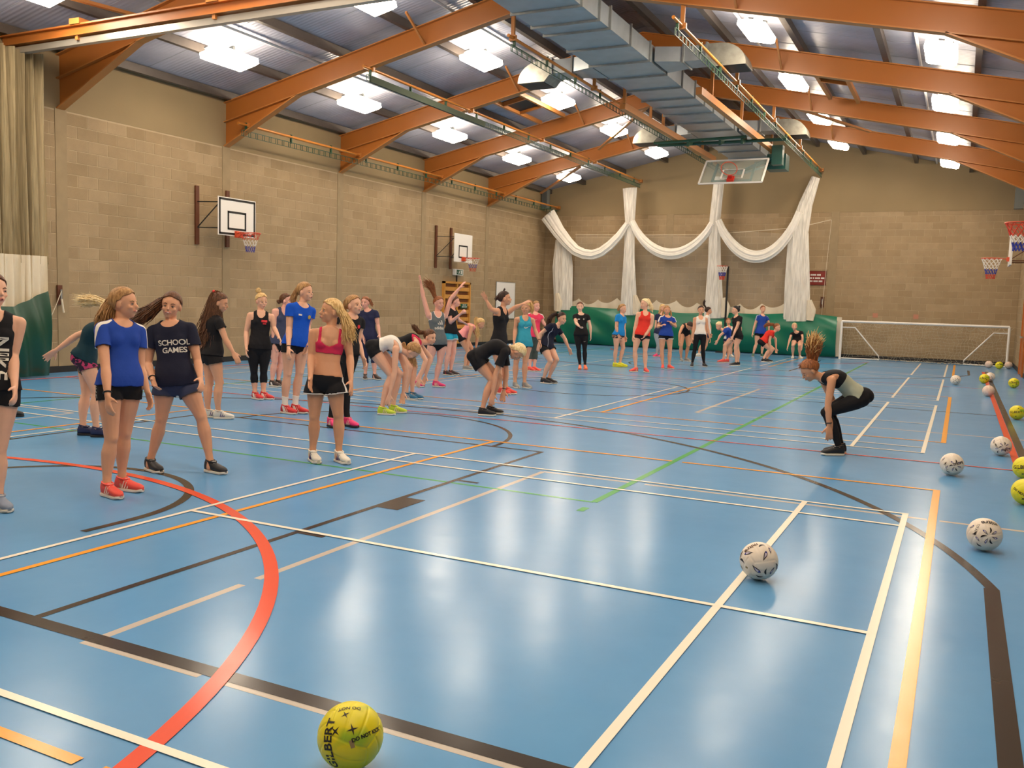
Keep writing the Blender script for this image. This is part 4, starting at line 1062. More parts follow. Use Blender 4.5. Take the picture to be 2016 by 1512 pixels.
    ell(mb, HD-hU*.030*hs_+hF*.018*hs_, AX, np.array([.056,.068,.074])*hs_, 16, 10)          # face mass
    ell(mb, HD-hU*.082*hs_+hF*.052*hs_, AX, np.array([.024,.024,.020])*hs_, 12, 8)           # chin
    ell(mb, HD-hU*.060*hs_+hF*.010*hs_, AX, np.array([.045,.055,.035])*hs_, 12, 8)           # jaw
    for s in (1,-1):
        ell(mb, HD-hU*.028*hs_+hF*.060*hs_+hL*s*.034*hs_, AX, np.array([.022,.020,.018])*hs_, 10, 8)   # cheeks
        ell(mb, HD-hU*.012*hs_-hF*.004*hs_+hL*s*.074*hs_, (unit(hL+hF*s*-.3), unit(hF+hL*.3*s), hU), np.array([.009,.020,.031])*hs_, 10, 8)  # ears
    ell(mb, HD+hU*.018*hs_+hF*.068*hs_, AX, np.array([.042,.012,.015])*hs_, 12, 8)           # brow
    capsule(mb, HD+hU*.004*hs_+hF*.082*hs_, HD-hU*.026*hs_+hF*.099*hs_, .007*hs_, .0105*hs_, 8)       # nose
    ell(mb, HD-hU*.056*hs_+hF*.082*hs_, AX, np.array([.024,.012,.011])*hs_, 10, 8)           # mouth mound
    vox = (.013 if far else .0082)*(1 if s_ > .9 else .95)
    me = remesh_eval(mb, vox, 3 if not far else 2)
    V = co(me); Nn = co(me, 'vertices', 'normal') if hasattr(me.vertices[0], 'normal') else None
    nf = len(me.polygons)
    # ---- classify vertices
    bones = []
    for k in 'LR':
        bones += [('ua'+k, SH[k], EL[k], .045), ('fa'+k, EL[k], WR[k], .034), ('hand'+k, WR[k], WR[k]+unit(WR[k]-EL[k])*.17*s_, .034), ('th'+k, HP[k], KN[k], .078), ('sh'+k, KN[k], AN[k]-UP*.08, .048)]
        sg = 1 if k == 'L' else -1
        bones += [('cl'+k, NK-spine*.02*s_+SL*sg*.03*s_, SH[k]-SL*sg*.02*s_, .045)]
    bones += [('neck', NK+spine*.012*s_, skull, .05), ('head', HD-hU*.03, HD+hU*.03, .088)]
    nb = len(bones); dist = np.zeros((nb+1, len(V))); par = np.zeros((nb, len(V)))
    for i, (n_, a, b, r) in enumerate(bones):
        t, d = seg_par(V, a, b); par[i] = t; dist[i] = d-r*s_
    tt, dd = seg_par(V, PV, NK); rel = V-PV; tt = rel@spine/np.linalg.norm(NK-PV)
    cen = np.array([sp(x) for x in np.clip(tt, -.25, 1.05)]); latv = np.einsum('ij,ij->i', V-cen, np.tile(SL, (len(V),1))); fr = np.einsum('ij,ij->i', V-cen, np.tile(SF, (len(V),1)))
    Wt = np.interp(tt, T, W); Dt = np.interp(tt, T, Dp); ed = np.sqrt((latv/np.maximum(Wt,.03))**2+(fr/np.maximum(Dt*1.15,.03))**2)
    dist[nb] = (ed-1)*np.minimum(Wt, Dt)*.8 + np.where((tt < -.22) | (tt > 1.03), .2, 0)
    cls = dist.argmin(0)
    names = [b[0] for b in bones]+['torso']; idx = {n_: i for i, n_ in enumerate(names)}
    is_t = (cls == nb) | (cls == idx['clL']) | (cls == idx['clR'])
    def isb(n_): return cls == idx[n_]
    def pr(n_): return par[idx[n_]]
    lowerz = is_t
    reg_cache = {}
    fverts = np.array([p.vertices[0] for p in me.polygons]); 
    def faces_of(vm):
        loops = np.empty(len(me.loops), dtype=np.int64); me.loops.foreach_get('vertex_index', loops)
        st = np.empty(nf, dtype=np.int64); me.polygons.foreach_get('loop_start', st); tot = np.empty(nf, dtype=np.int64); me.polygons.foreach_get('loop_total', tot)
        return np.logical_and.reduceat(vm[loops], st)
    hips_z = PV
    def wrinkle(sc, amp, seed=0):
        a = V*sc; return amp*(np.sin(a[:,0]*1.3+a[:,2]*.6+seed)*np.sin(a[:,1]*1.1-a[:,2]*.9+seed*2)+.6*np.sin(a[:,2]*2.3+a[:,0]*2+seed))
    GAR = {}; cov = np.zeros(len(V), bool)
    sw_l = np.abs(latv)
    up_region = is_t | isb('neck')
    if top:
        kind, col = top[0], top[1]; opt = top[2] if len(top) > 2 else {}
        hem = opt.get('hem', {'tee': -.02, 'vest': .0, 'bra': .53, 'polo': -.02}[kind]); scoop = opt.get('scoop', {'tee': .078, 'polo': .07, 'vest': .115, 'bra': .15}[kind])
        nc = NK+SF*.045*s_+spine*.03*s_; dn = np.linalg.norm(V-nc, axis=1); nbk = NK-SF*.03*s_+spine*.03*s_; db = np.linalg.norm(V-nbk, axis=1)
        neckcut = (dn < scoop*s_) | (db < (.062 if kind != 'vest' else .08)*s_) | isb('neck') | isb('head')
        thg = (isb('thL') & (pr('thL') < .3)) | (isb('thR') & (pr('thR') < .3))
        m_ = (is_t | thg | (isb('neck')&False)) & (tt > hem) & ~neckcut
        if kind in ('tee', 'polo'):
            sl = opt.get('sleeve', .5)
            m_ = m_ | (isb('uaL') & (pr('uaL') < sl) & ~neckcut) | (isb('uaR') & (pr('uaR') < sl) & ~neckcut)
            mx = np.minimum(np.where(isb('uaL'), sl-pr('uaL'), 9), np.where(isb('uaR'), sl-pr('uaR'), 9))
            off = .010*loose+.007*loose*np.clip(1-(tt-hem)/.5, 0, 1)*is_t+np.where(mx < 9, .010*loose*np.clip(1-mx/.35, 0, 1), 0)+np.abs(wrinkle(22, .0025*loose, len(label)))
        elif kind == 'vest':
            st = opt.get('strap', .118); inner = opt.get('inner', .058)*s_; deep = np.where(fr > 0, opt.get('deep', .84), opt.get('deepback', .92))
            m_ = (is_t | (thg & (hem < 0))) & (tt > hem) & ((tt < .78) | (sw_l < (st+.004)*s_)) & ~((sw_l < inner) & (tt > deep+.10*(sw_l/inner)**2))
            arm0 = (isb('uaL') & (pr('uaL') < .06)) | (isb('uaR') & (pr('uaR') < .06))
            off = .006+.006*loose*np.clip(1-(tt-hem)/.6, 0, 1)+np.abs(wrinkle(24, .003*loose, len(label)))
            if opt.get('loose'): off += .012*np.clip(1-np.abs(tt-.3)/.5, 0, 1)
        else:
            m_ = is_t & (tt > hem+.05*(sw_l/.1/s_)**2*0) & ((tt < .74) | ((sw_l < .108*s_) & (sw_l > .078*s_))) & ~((sw_l < .075*s_) & (tt > .68+.08*(sw_l/.075/s_)**2) & (fr > 0)); off = np.full(len(V), .006)
        fmk = faces_of(m_)
        mats = [CL[col]]; mask = None; hemm = None
        if 'second' in opt:      # contrasting panel: signed function of torso coordinates
            mats = [duo(col, opt['second'])]; w_ = opt.get('where'); mask = np.full(len(V), -.02)
            if w_ == 'shoulder':
                for k in 'LR':
                    rg = (isb('ua'+k) | (is_t & (sw_l > .085*s_) & (tt > .8)))
                    mask = np.maximum(mask, np.where(rg, .013-np.abs((V-SH[k])@SF-.022), -.02))
            if w_ == 'upper': mask = np.where(is_t, tt-opt.get('split', .62), -.02)
            if w_ == 'neck': mask = np.maximum((scoop+.03)*s_-dn, np.where(tt > .72, sw_l-.094*s_, -.02))
            if w_ == 'edge': hemm = tt > .5
            if w_ == 'piping': mask = np.where(tt < .85, .004-np.abs(sw_l-.10*s_-.02*(tt-.3)), -.02)
        tob = sub_mesh(me, V, Nn, fmk, off, opt.get('name', {'tee': 't_shirt', 'polo': 'polo_shirt', 'vest': 'vest_top', 'bra': 'sports_bra'}[kind]), mats[0], root, mats=mats, mask=mask, hemmask=hemm, relax={'tee': 16, 'polo': 14, 'vest': 8, 'bra': 3}[kind] if not far else 4, covered=cov)
        GAR['top'] = tob
    if bottom:
        kind, col = bottom[0], bottom[1]; opt = bottom[2] if len(bottom) > 2 else {}
        waist = opt.get('waist', .16); m_ = is_t & (tt < waist); L_ = opt.get('len', {'shorts': .30, 'capri': 1, 'leggings': 1, 'long': 1}[kind])
        off = np.full(len(V), .004)
        for k in 'LR':
            t_ = pr('th'+k)
            if kind == 'shorts':
                m_ |= isb('th'+k) & (t_ < L_); fl_ = opt.get('flare', .008); off += np.where(isb('th'+k), fl_*np.clip(t_/L_, 0, 1), 0)
            else:
                sl = {'capri': opt.get('shin', .42), 'leggings': .80, 'long': .86}[kind]; m_ |= isb('th'+k) | (isb('sh'+k) & (pr('sh'+k) < sl))
        if kind == 'shorts': off += np.abs(wrinkle(22, .003, 3))
        fmk = faces_of(m_); mats = [CL[col]]; mask = None; hemm = None
        if 'trim' in opt:
            mats = [duo(col, opt['trim'])]; hemm = isb('thL') | isb('thR'); hemm = hemm & (np.where(isb('thL'), pr('thL'), pr('thR')) > L_-.12)
            if opt.get('sidepanel'):
                mask = np.full(len(V), -.02)
                for k in 'LR':
                    sdir = HL*(1 if k == 'L' else -1); mask = np.maximum(mask, np.where(isb('th'+k) | is_t, np.minimum(((V-HP[k])@sdir)-.055*s_, .022-np.abs((V-HP[k])@HF)), -.02))
        GAR['bottom'] = sub_mesh(me, V, Nn, fmk, off, {'shorts': 'shorts', 'capri': 'capri_leggings', 'leggings': 'leggings', 'long': 'leggings'}[kind], mats[0], root, mats=mats, mask=mask, hemmask=hemm, relax=8 if kind == 'shorts' and not far else 2, covered=cov)
    if socks:
        m_ = np.zeros(len(V), bool)
        for k in 'LR': m_ |= isb('sh'+k) & (pr('sh'+k) > (socks[1] if len(socks) > 1 else .72)) & (pr('sh'+k) < 1.1)
        sub_mesh(me, V, Nn, faces_of(m_), np.full(len(V), .005), 'socks', CL[socks[0]], root)
    if wrist:
        for k in wrist:
            d = unit(WR[k]-EL[k]); c = WR[k]-d*.03; x = unit(np.cross(d, UP)) if abs(d@UP) < .95 else RH; x = unit(x-d*(x@d)); y = np.cross(d, x)
            obj('wristband', MB().tube([tuple(c+(x*math.cos(a)+y*math.sin(a))*.0285*s_) for a in np.linspace(0, 2*PI, 17)[:-1]], .006, 6, True), M_BLACK, root, True)
    # body object
    V = V-Nn*np.where(cov, .009, 0)[:,None]
    o = V.mean(0); me.vertices.foreach_set('co', (V-o).ravel().astype(np.float32)); me.materials.clear(); me.materials.append(SKIN[skin]); me.update()
    GAR['body'] = link('body', me, tuple(o), root)
    # ---- shoes
    fyv = fy or (yaw, yaw)
    mu = mat('shoe_'+shoes, SHOEC[shoes], .55); ms = mat('sole_'+sole, SHOEC.get(sole, SHOEC['white']), .6)
    for i, k in enumerate('LR'):
        a = rad(fyv[i]); f = math.cos(a)*TH+math.sin(a)*RH; l = math.cos(a)*RH-math.sin(a)*TH; A = AN[k].copy(); z0 = A[2]-.085*s_; u = UP
        heel = np.array([A[0], A[1], z0])-f*.058*s_; Ls = .255*s_
        xs_ = [0,.06,.18,.32,.5,.68,.84,.95,1.0]; wd = [.020,.030,.035,.034,.036,.043,.042,.030,.014]; hh = [.066,.098,.104,.096,.076,.058,.048,.038,.026]; zz = [.022]*9
        cs_ = [heel+f*Ls*x+u*(.018*s_+h*s_/2) for x, h in zip(xs_, hh)]
        mb2 = MB(); loft(mb2, cs_, [l]*9, [u]*9, [w_*s_ for w_ in wd], [h*s_/2 for h in hh], 14, 2.4)
        sh = obj('shoe', mb2, mu, root, True)
        mb3 = MB(); loft(mb3, [heel+f*(Ls*x)+u*.013*s_+u*(.006 if x > .9 else 0) for x in xs_], [l]*9, [u]*9, [(w_+.0045)*s_ for w_ in wd], [.0125*s_]*9, 14, 4)
        obj('sole', mb3, ms, sh, True)
        if not far:
            lc = MB()
            for q in range(4):
                x = .40+.09*q; c = heel+f*Ls*x+u*(.018+hh[4]+.008-.014*q)*s_; lc.bar(tuple(c-l*.022*s_), tuple(c+l*.022*s_), .007, .006)
            obj('laces', lc, mat('lace', srgb(236,232,224) if shoes != 'white' else srgb(190,186,180), .7), sh)
            cp = [heel+f*Ls*(.27+.20*math.cos(a_))+l*.036*s_*math.sin(a_)+u*(.106-.010*math.cos(a_))*s_ for a_ in np.linspace(0, 2*PI, 17)[:-1]]
            obj('collar', MB().tube([tuple(p) for p in cp], .0075*s_, 6, True), mu, sh, True)
            if shoes in ('coral','red','white','blue','pink','lime','yellow'):
                st = MB()
                for sd in (1,-1):
                    for q in range(3):
                        a0 = heel+f*Ls*(.34+.09*q)+l*sd*.0385*s_+u*.03*s_; a1 = heel+f*Ls*(.40+.09*q)+l*sd*.030*s_+u*(.088-.008*q)*s_; st.bar(tuple(a0), tuple(a1), .006, .008)
                obj('side_stripe', st, mat('stripe_'+('dark' if shoes == 'white' else 'pale'), srgb(86,66,120) if shoes == 'white' else srgb(240,214,196), .6), sh)
    # ---- face
    def HPt(x, y, z): return HD+(hL*x+hF*y+hU*z)*hs_
    body_bvh = None
    e = MB(); ir = MB(); br = MB()
    for s in (1,-1):
        c = HPt(s*.030, .0735, -.004); ell(e, c, AX, np.array([.0115,.008,.0048 if not eyeclosed else .003])*hs_, 10, 8)
        ell(ir, HPt(s*.030, .0798, -.004), AX, np.array([.0058,.004,.0048 if not eyeclosed else .002])*hs_, 8, 6)
        br.tube([tuple(HPt(s*.014, .0805, .015)), tuple(HPt(s*.030, .0765, .021)), tuple(HPt(s*.046, .066, .015))], [.0032*hs_,.0034*hs_,.002*hs_], 6)
    if not far:
        la = MB()
        for s in (1,-1): la.tube([tuple(HPt(s*.018,.0785,-.0015)), tuple(HPt(s*.030,.0815,.0025)), tuple(HPt(s*.043,.074,-.001))], .0016*hs_, 5)
        obj('eyelashes', la, M_IRIS, root, True)
    fc = obj('eyes', e, M_EYEW, root, True); tag(fc)
    obj('irises', ir, M_IRIS, fc, True); obj('eyebrows', br, HAIR[hair] if hair != 'pale' else HAIR['dkblonde'], root, True)
    lp = MB()
    if face == 'smile':
        ell(lp, HPt(0,.082,-.053), AX, np.array([.024,.0105,.0095])*hs_, 12, 8); li = obj('lips', lp, M_LIP, root, True)
        t2 = MB(); ell(t2, HPt(0,.0840,-.0525), AX, np.array([.0185,.0093,.0045])*hs_, 10, 6); obj('teeth', t2, M_TEETH, li, True)
    elif face == 'open':
        ell(lp, HPt(0,.085,-.056), AX, np.array([.015,.010,.0115])*hs_, 12, 8); li = obj('lips', lp, M_LIP, root, True)
        t2 = MB(); ell(t2, HPt(0,.0885,-.056), AX, np.array([.009,.008,.006])*hs_, 10, 6); obj('mouth', t2, M_MOUTH, li, True)
    else:
        ell(lp, HPt(0,.086,-.055), AX, np.array([.019,.0085,.0065])*hs_, 12, 8); obj('lips', lp, M_LIP, root, True)
    # ---- hair: cap plus bundles of strands
    hm = HAIR[hair]; mb4 = MB(); nu, nv = (64, 40) if far else (110, 70); vs = []; keep = []
    rs = random.Random(len(label)*13+int(g[0]))
    for j in range(nv+1):
        th_ = PI*j/nv
        for i in range(nu):
            ph = 2*PI*i/nu; d = np.array([math.sin(th_)*math.sin(ph), math.sin(th_)*math.cos(ph), math.cos(th_)])
            wob = 1+.006*math.sin(ph*13+th_*4)+.005*math.sin(ph*29)
            r = np.array([.0815,.104,.099])*wob
            p = np.array([0,-.014,.022])+d*r
            if d[2] < -.2: p[2] = .022+(-.2)*.1+(d[2]+.2)*.075; 
            vs.append(HD+(hL*p[0]+hF*p[1]+hU*p[2])*hs_)
            x, y, z = d
            face_area = (y > .40 and z < .62-.35*abs(x)) or (y > .0+.3*z and z < -.02) or (y > .27 and z < .16)
            keep.append(not (face_area or z < -.78))
    fs = []
    for j in range(nv):
        for i in range(nu):
            q = (j*nu+i, j*nu+(i+1)%nu, (j+1)*nu+(i+1)%nu, (j+1)*nu+i)
            if all(keep[t_] for t_ in q): fs.append(q)
    ec = {}
    for q in fs:
        for i in range(4):
            k_ = (min(q[i], q[(i+1)%4]), max(q[i], q[(i+1)%4])); ec[k_] = ec.get(k_, 0)+1
    nb_ = {}
    for (a_, b_), c_ in ec.items():
        if c_ == 1: nb_.setdefault(a_, []).append(b_); nb_.setdefault(b_, []).append(a_)
    VA = np.array(vs)
    for _ in range(10):
        Q = VA.copy()
        for i, js in nb_.items():
            if len(js) == 2: Q[i] = VA[i]*.4+VA[js].mean(0)*.6
        VA = Q
    used_ = sorted({i for q in fs for i in q}); rm_ = {v_: i for i, v_ in enumerate(used_)}
    vs = [VA[i] for i in used_]; fs = [tuple(rm_[i] for i in q) for q in fs]
    mb4.add(vs, fs)
    hair_o = obj('hair', mb4, hm, root, True)
    so = hair_o.modifiers.new('thickness', 'SOLIDIFY'); so.thickness = .007; so.offset = -1
    for bi, b in enumerate(style):
        kind = b[0]
        if kind == 'tail':     # ('tail', path pixels, start radius, end radius, strands[, colour])
            path = [P3(q) for q in b[1]]; r0, r1, n_ = b[2], b[3], int(b[4]*(.9 if far else 2.6)); m5 = MB(); hmm = HAIR[b[5]] if len(b) > 5 else hm
            Pn = np.array(path); cum = np.r_[0, np.cumsum(np.linalg.norm(np.diff(Pn, axis=0), axis=1))]; cum /= cum[-1]
            K = 7
            base = np.array([[np.interp(u_, cum, Pn[:,c]) for c in range(3)] for u_ in np.linspace(0, 1, K)])
            base[1:-1] = (base[:-2]+2*base[1:-1]+base[2:])/4
            for q in range(n_):
                v = np.array([rs.gauss(0,1) for _ in range(3)]); v = v/np.linalg.norm(v)*rs.random()**.4; w2 = np.array([rs.gauss(0,1) for _ in range(3)])*.28; ln = rs.uniform(.72, 1.04)
                pts = []
                for i_, u_ in enumerate(np.linspace(0, 1, K)):
                    uu = u_*ln; c = np.array([np.interp(uu, np.linspace(0,1,K), base[:,c_]) for c_ in range(3)])
                    rr = (r0+(r1-r0)*u_)*s_; pts.append(c+(v+w2*u_**2)*rr+np.array([rs.gauss(0,1) for _ in range(3)])*.10*rr*u_)
                th0 = (.008 if far else .0045)*s_
                m5.tube([tuple(p) for p in pts], [th0,th0*1.1,th0,th0,th0*.9,th0*.7,th0*.3], 4)
            obj('ponytail' if b[2] < .05 else 'loose_hair', m5, hmm, root, True)
        elif kind == 'bun':
            c = P3(b[1]); m5 = MB(); ell(m5, c, AX, np.array([b[2]]*3)*s_, 12, 10)
            for q in range(14):
                a_ = rs.random()*6.28; ax_ = unit(np.array([rs.gauss(0,1) for _ in range(3)])); bx = unit(np.cross(ax_, [.3,.5,.8])); cx = np.cross(ax_, bx)
                m5.tube([tuple(c+(bx*math.cos(t_)+cx*math.sin(t_))*b[2]*1.0*s_) for t_ in np.linspace(a_, a_+2.2, 7)], .006*s_, 4)
            obj('hair_bun', m5, hm, root, True)
    if hairband:
        c = P3(hairband[0]); m5 = MB(); ell(m5, c, AX, np.array([.022]*3)*s_, 10, 8); obj('hair_tie', m5, mat('tie_'+hairband[1], SHOEC.get(hairband[1], (.2,.1,.1)), .7), root, True)
    # ---- printing on the clothes
    for lg in (logo or []):
        # (garment, text/shape, t, lateral, size, colour, side, rotation)
        gob = GAR.get(lg[0]); 
        if gob is None: continue
        gm = gob.data; bv = BVHTree.FromPolygons([Vector(p) for p in (co(gm)+np.array(WLOC[gob.name]))], [tuple(p.vertices) for p in gm.polygons])
        body_, t0, l0, sz, colr = lg[1:6]; side = lg[6] if len(lg) > 6 else 'front'; rot = rad(lg[7]) if len(lg) > 7 else 0
        fr_ = {'front': SF, 'back': -SF, 'left': SL, 'right': -SL, 'cam': TH}[side]; xd = {'front': SL, 'back': -SL, 'left': -SF, 'right': SF, 'cam': RH}[side]
        if lg[0] == 'bottom': pass
        if body_ == 'swoosh':
            pts = [(-.5,.02),(-.42,-.12),(-.3,-.2),(-.12,-.17),(.5,.22),(-.1,-.04),(-.3,-.07),(-.38,-.03),(-.42,.06)]
            tm = bpy.data.meshes.new('mark'); tm.from_pydata([(x*sz,y*sz,0) for x,y in pts], [], [(0,1,8),(1,2,7,8),(2,3,6,7),(3,4,5,6)])
        elif body_ == 'trefoil_stripes':
            q = []; ff = []
            for s3, (x0, x1, h_) in enumerate(((-.36,-.16,.22),(-.12,.1,.42),(.12,.36,.62))):
                kk = len(q); q += [(x0+.12,-.32,0),(x1+.12,-.32,0),(x1-.06,h_-.32,0),(x0-.06+.04,h_-.26,0)]; ff.append((kk,kk+1,kk+2,kk+3))
            tm = bpy.data.meshes.new('mark'); tm.from_pydata([(x*sz,y*sz,0) for x,y,z in q], [], ff)
        elif body_ == 'badge':
            tm = bpy.data.meshes.new('mark'); n8 = 10; tm.from_pydata([(math.cos(i*2*PI/n8)*sz/2, math.sin(i*2*PI/n8)*sz/2*1.2, 0) for i in range(n8)], [], [tuple(range(n8))])
        elif body_ == 'slab':
            tm = bpy.data.meshes.new('mark'); tm.from_pydata([(-sz/2,-sz/5,0),(sz/2,-sz/5,0),(sz/2,sz/5,0),(-sz/2,sz/5,0)], [], [(0,1,2,3)])
        else:
            tm = text_mesh(body_, sz, bold=sz*.02, spacing=.95)
        bmm = bmesh.new(); bmm.from_mesh(tm); bmesh.ops.triangulate(bmm, faces=bmm.faces)
        if len(bmm.verts) < 400: bmesh.ops.subdivide_edges(bmm, edges=[e_ for e_ in bmm.edges if e_.calc_length() > .02], cuts=2)
        vert_ = UP if side == 'cam' else spine; cen_ = at_depth(t0, l0, D) if side == 'cam' else sp(t0)+xd*l0*s_; ok = True; cr_, sr_ = math.cos(rot), math.sin(rot)
        for v_ in bmm.verts:
            x, y = v_.co.x*cr_-v_.co.y*sr_, v_.co.x*sr_+v_.co.y*cr_
            p0 = cen_+xd*x*s_+vert_*y*s_+fr_*.4
            h = bv.ray_cast(Vector(p0), Vector(-fr_), .8)
            if h[0] is None: h = bv.find_nearest(Vector(p0-fr_*.28))
            v_.co = Vector(h[0])+Vector(fr_)*.004
        bmm.to_mesh(tm); bmm.free(); a_ = co(tm); oo = a_.mean(0); tm.transform(Matrix.Translation(-Vector(oo))); tm.materials.clear(); tm.materials.append(mat('print_'+colr, SHOEC.get(colr, {'white': srgb(236,232,226), 'red': srgb(200,50,60), 'inkgreen': srgb(92,84,66), 'gold': srgb(190,160,80), 'grey': srgb(110,112,120), 'black': srgb(20,20,22)}.get(colr, (.8,.8,.8))), .6))
        link('print', tm, tuple(oo), gob)
    return root, dict(D=D, H=(np.linalg.norm(KN['L']-HP['L'])/.245, np.linalg.norm(AN['L']-KN['L'])/.235, np.linalg.norm(NK-PV)/.30, np.linalg.norm(EL['L']-SH['L'])/.17, np.linalg.norm(WR['L']-EL['L'])/.145, np.linalg.norm(HD-NK)/.115))
# ------------------------------------------------------------------ the cast (L joint first, then R)
INFO = []
def P_(*a, **k):
    r, i = person(*a, **k); INFO.append((a[0][:40], i)); return r
G1 = 'girls training in the front line'; G2 = 'girls training in the middle of the hall'; G3 = 'girls training by the green curtain'
P_('person cut by the left frame edge, black vest with white lettering and black shorts', (-8,1003), (-12,572), (-10,618), (-14,768), [(-2,885),(-34,888)], [(-3,982),(-42,985)], [(26,700),(-52,700)], [(29,762,.16),(-52,762,.1)],
   yaw=22, hy=60, skin='fair', hair='brown', style=[('tail', [(-25,560),(-40,590),(-45,620)], .03, .03, 40)], top=('vest','black'), bottom=('shorts','black',{'len':.26}), shoes='bluegrey', fy=(50,40), face='open', group=G1,
   logo=[('top','NIKE',.42,.045,.15,'white','front',-90)])
P_('person bending away with flying pale hair, dark teal top and pink floral shorts', (178,859), (216,618), (203,640), (168,704), [(170,772),(190,772)], [(164,838),(190,836)], [(152,660),(238,690)], [(110,690),(240,735)],
   yaw=115, hp=40, back=.5, skin='fair', hair='pale', style=[('tail', [(212,600),(195,592),(172,592),(152,590)], .04, .07, 90)], top=('tee','tealblack',{'sleeve':.18}), bottom=('shorts','pinkfloral',{'len':.34,'waist':.22}), shoes='navy', sole='black', fy=(95,95),
   socks=('white',.86), hands='open', group=G1, logo=[('body','badge',158,727,.08,'inkgreen','cam'),('body','badge',163,733,.05,'inkgreen','cam')])
P_('person in a royal blue t-shirt with white shoulder stripes and coral shoes, looking right', (228,973), (245,597), (238,635), (236,757), [(246,851),(219,862)], [(240,927,-.08),(210,932,.05)], [(276,724),(208,724,.08)], [(290,770,.02),(212,780,.17)],
   yaw=52, hy=85, H=1.66, skin='mid', hair='dkblonde', style=[('tail', [(228,583),(216,600),(207,622),(204,640)], .035, .07, 120)], hairband=((224,583),'brown'),
   top=('tee','royal',{'second':'white','where':'shoulder','sleeve':.48}), bottom=('shorts','black',{'len':.29,'waist':.2}), shoes='coral', sole='white', fy=(75,55), wrist='R', face='smile', group=G1,
   logo=[('bottom','NIKE',199,762,.075,'grey','cam',-80)])
P_('person in a navy t-shirt printed in white capitals, legs apart, hair flying left', (360,929), (337,602), (337,637), (346,754), [(396,820),(318,824)], [(414,897),(295,902)], [(389,712),(291,716)], [(395,745,.16),(301,748,.16)],
   yaw=5, hy=8, hroll=-6, H=1.68, skin='mid', hair='brown', style=[('tail', [(320,594),(302,608),(284,622),(266,631)], .045, .06, 130)], top=('tee','darknavy',{'sleeve':.52,'hem':-.05}), bottom=('shorts','denim',{'len':.36,'trim':'blackfloral','flare':.015}), loose=1.25, plump=1.04,
   shoes='black', fy=(60,50), wrist='R', face='smile', group=G1, logo=[('top','SCHOOL\nGAMES',.60,.035,.066,'white')])
P_('person seen from behind with long loose dark hair, black t-shirt and white shoes', (428,824), (433,596), (424,625), (417,699), [(412,755),(432,753)], [(410,803),(430,800)], [(396,666),(444,668)], [(402,700),(459,694)],
   yaw=125, hy=95, hp=15, skin='mid', hair='brown', style=[('tail', [(427,584),(420,608),(412,640),(405,680)], .09, .13, 260), ('tail', [(430,590),(430,612),(434,640)], .05, .05, 60)], hairband=((421,574),'red'),
   top=('tee','black',{'sleeve':.4}), bottom=('shorts','black',{'len':.3,'flare':.02}), loose=1.2, shoes='white', fy=(95,95), group=G1, logo=[('top','slab',.62,-.05,.05,'white','back')])
P_('person with a topknot in a black vest and black three-quarter leggings, red shoes', (512,786), (515,593), (514,615), (510,688), [(519,731),(500,731)], [(519,765),(502,766)], [(539,645),(485,653)], [(549,664,.12),(485,686,.12)],
   yaw=18, hy=42, hp=8, skin='fair', hair='blonde', style=[('bun',(509,572),.04)], top=('vest','black',{'strap':.105}), bottom=('capri','black'), socks=('white',.78), shoes='red', fy=(65,50), group=G1, plump=1.05,
   logo=[('top','slab',.76,.05,.085,'red'),('top','slab',.69,.055,.05,'red')])
P_('person with a low dark bun in a slate vest and black shorts, standing behind', (546,761), (564,592), (557,609), (547,678), [(553,713),(541,712)], [(548,743),(536,741)], [(566,650),(538,651)], [(566,676),(540,676)],
   yaw=45, hy=80, skin='rosy', hair='brown', style=[('bun',(549,594),.035)], top=('vest','slate',{'strap':.105}), bottom=('shorts','black',{'len':.3,'flare':.015}), socks=('white',.82), shoes='brown', fy=(60,60), group=G1)
P_('tall person in a bright blue t-shirt with long white socks and red shoes', (575,814), (601,575), (594,600), (582,679), [(590,733),(566,736)], [(581,787),(561,790)], [(606,642),(569,645)], [(604,678,.1),(568,686,.16)],
   yaw=42, hy=68, H=1.78, skin='fair', hair='dkblonde', style=[('tail', [(588,568),(580,580),(575,596)], .03, .04, 60)], top=('tee','bright_blue',{'sleeve':.45}), bottom=('shorts','black',{'len':.26}), socks=('white',.58), shoes='red', fy=(70,60), wrist='R', group=G1, face='open',
   logo=[('top','badge',.72,.075,.045,'gold'),('top','slab',.74,-.055,.05,'white')])
P_('person in a magenta sports bra and black running shorts with white trim, head turned left', (645,909), (651,613), (651,648), (640,752), [(666,817),(619,820)], [(667,876),(615,886)], [(689,702),(613,700)], [(691,750,.16),(611,745,.18)],
   yaw=-6, sy=12, hy=-58, hp=-4, H=1.67, skin='tan', hair='blonde', style=[('tail', [(666,606),(678,622),(685,645),(689,668)], .035, .065, 120), ('tail', [(652,590),(640,604),(640,625)], .012, .02, 16)], top=('bra','magenta'), bottom=('shorts','black',{'len':.36,'flare':.035,'trim':'white','sidepanel':True,'waist':.13}),
   shoes='white', sole='white', fy=(40,30), face='open', hands='open', group=G1)
P_('laughing person in a black top and full black leggings with pink shoes', (668,840), (697,601), (690,620), (680,695), [(680,757),(667,756)], [(684,818),(651,822)], [(705,672),(668,664)], [(715,704,.08),(664,700)],
   yaw=42, hy=58, hp=-6, H=1.7, skin='fair', hair='dkblonde', style=[('tail', [(682,592),(678,606),(677,620)], .03, .03, 40)], top=('polo','black',{'sleeve':.35,'scoop':.09}), bottom=('leggings','black'), shoes='pink', sole='black', fy=(50,35), face='smile', group=G1,
   logo=[('top','badge',.72,.07,.04,'red'),('top','slab',.66,-.05,.05,'white')])
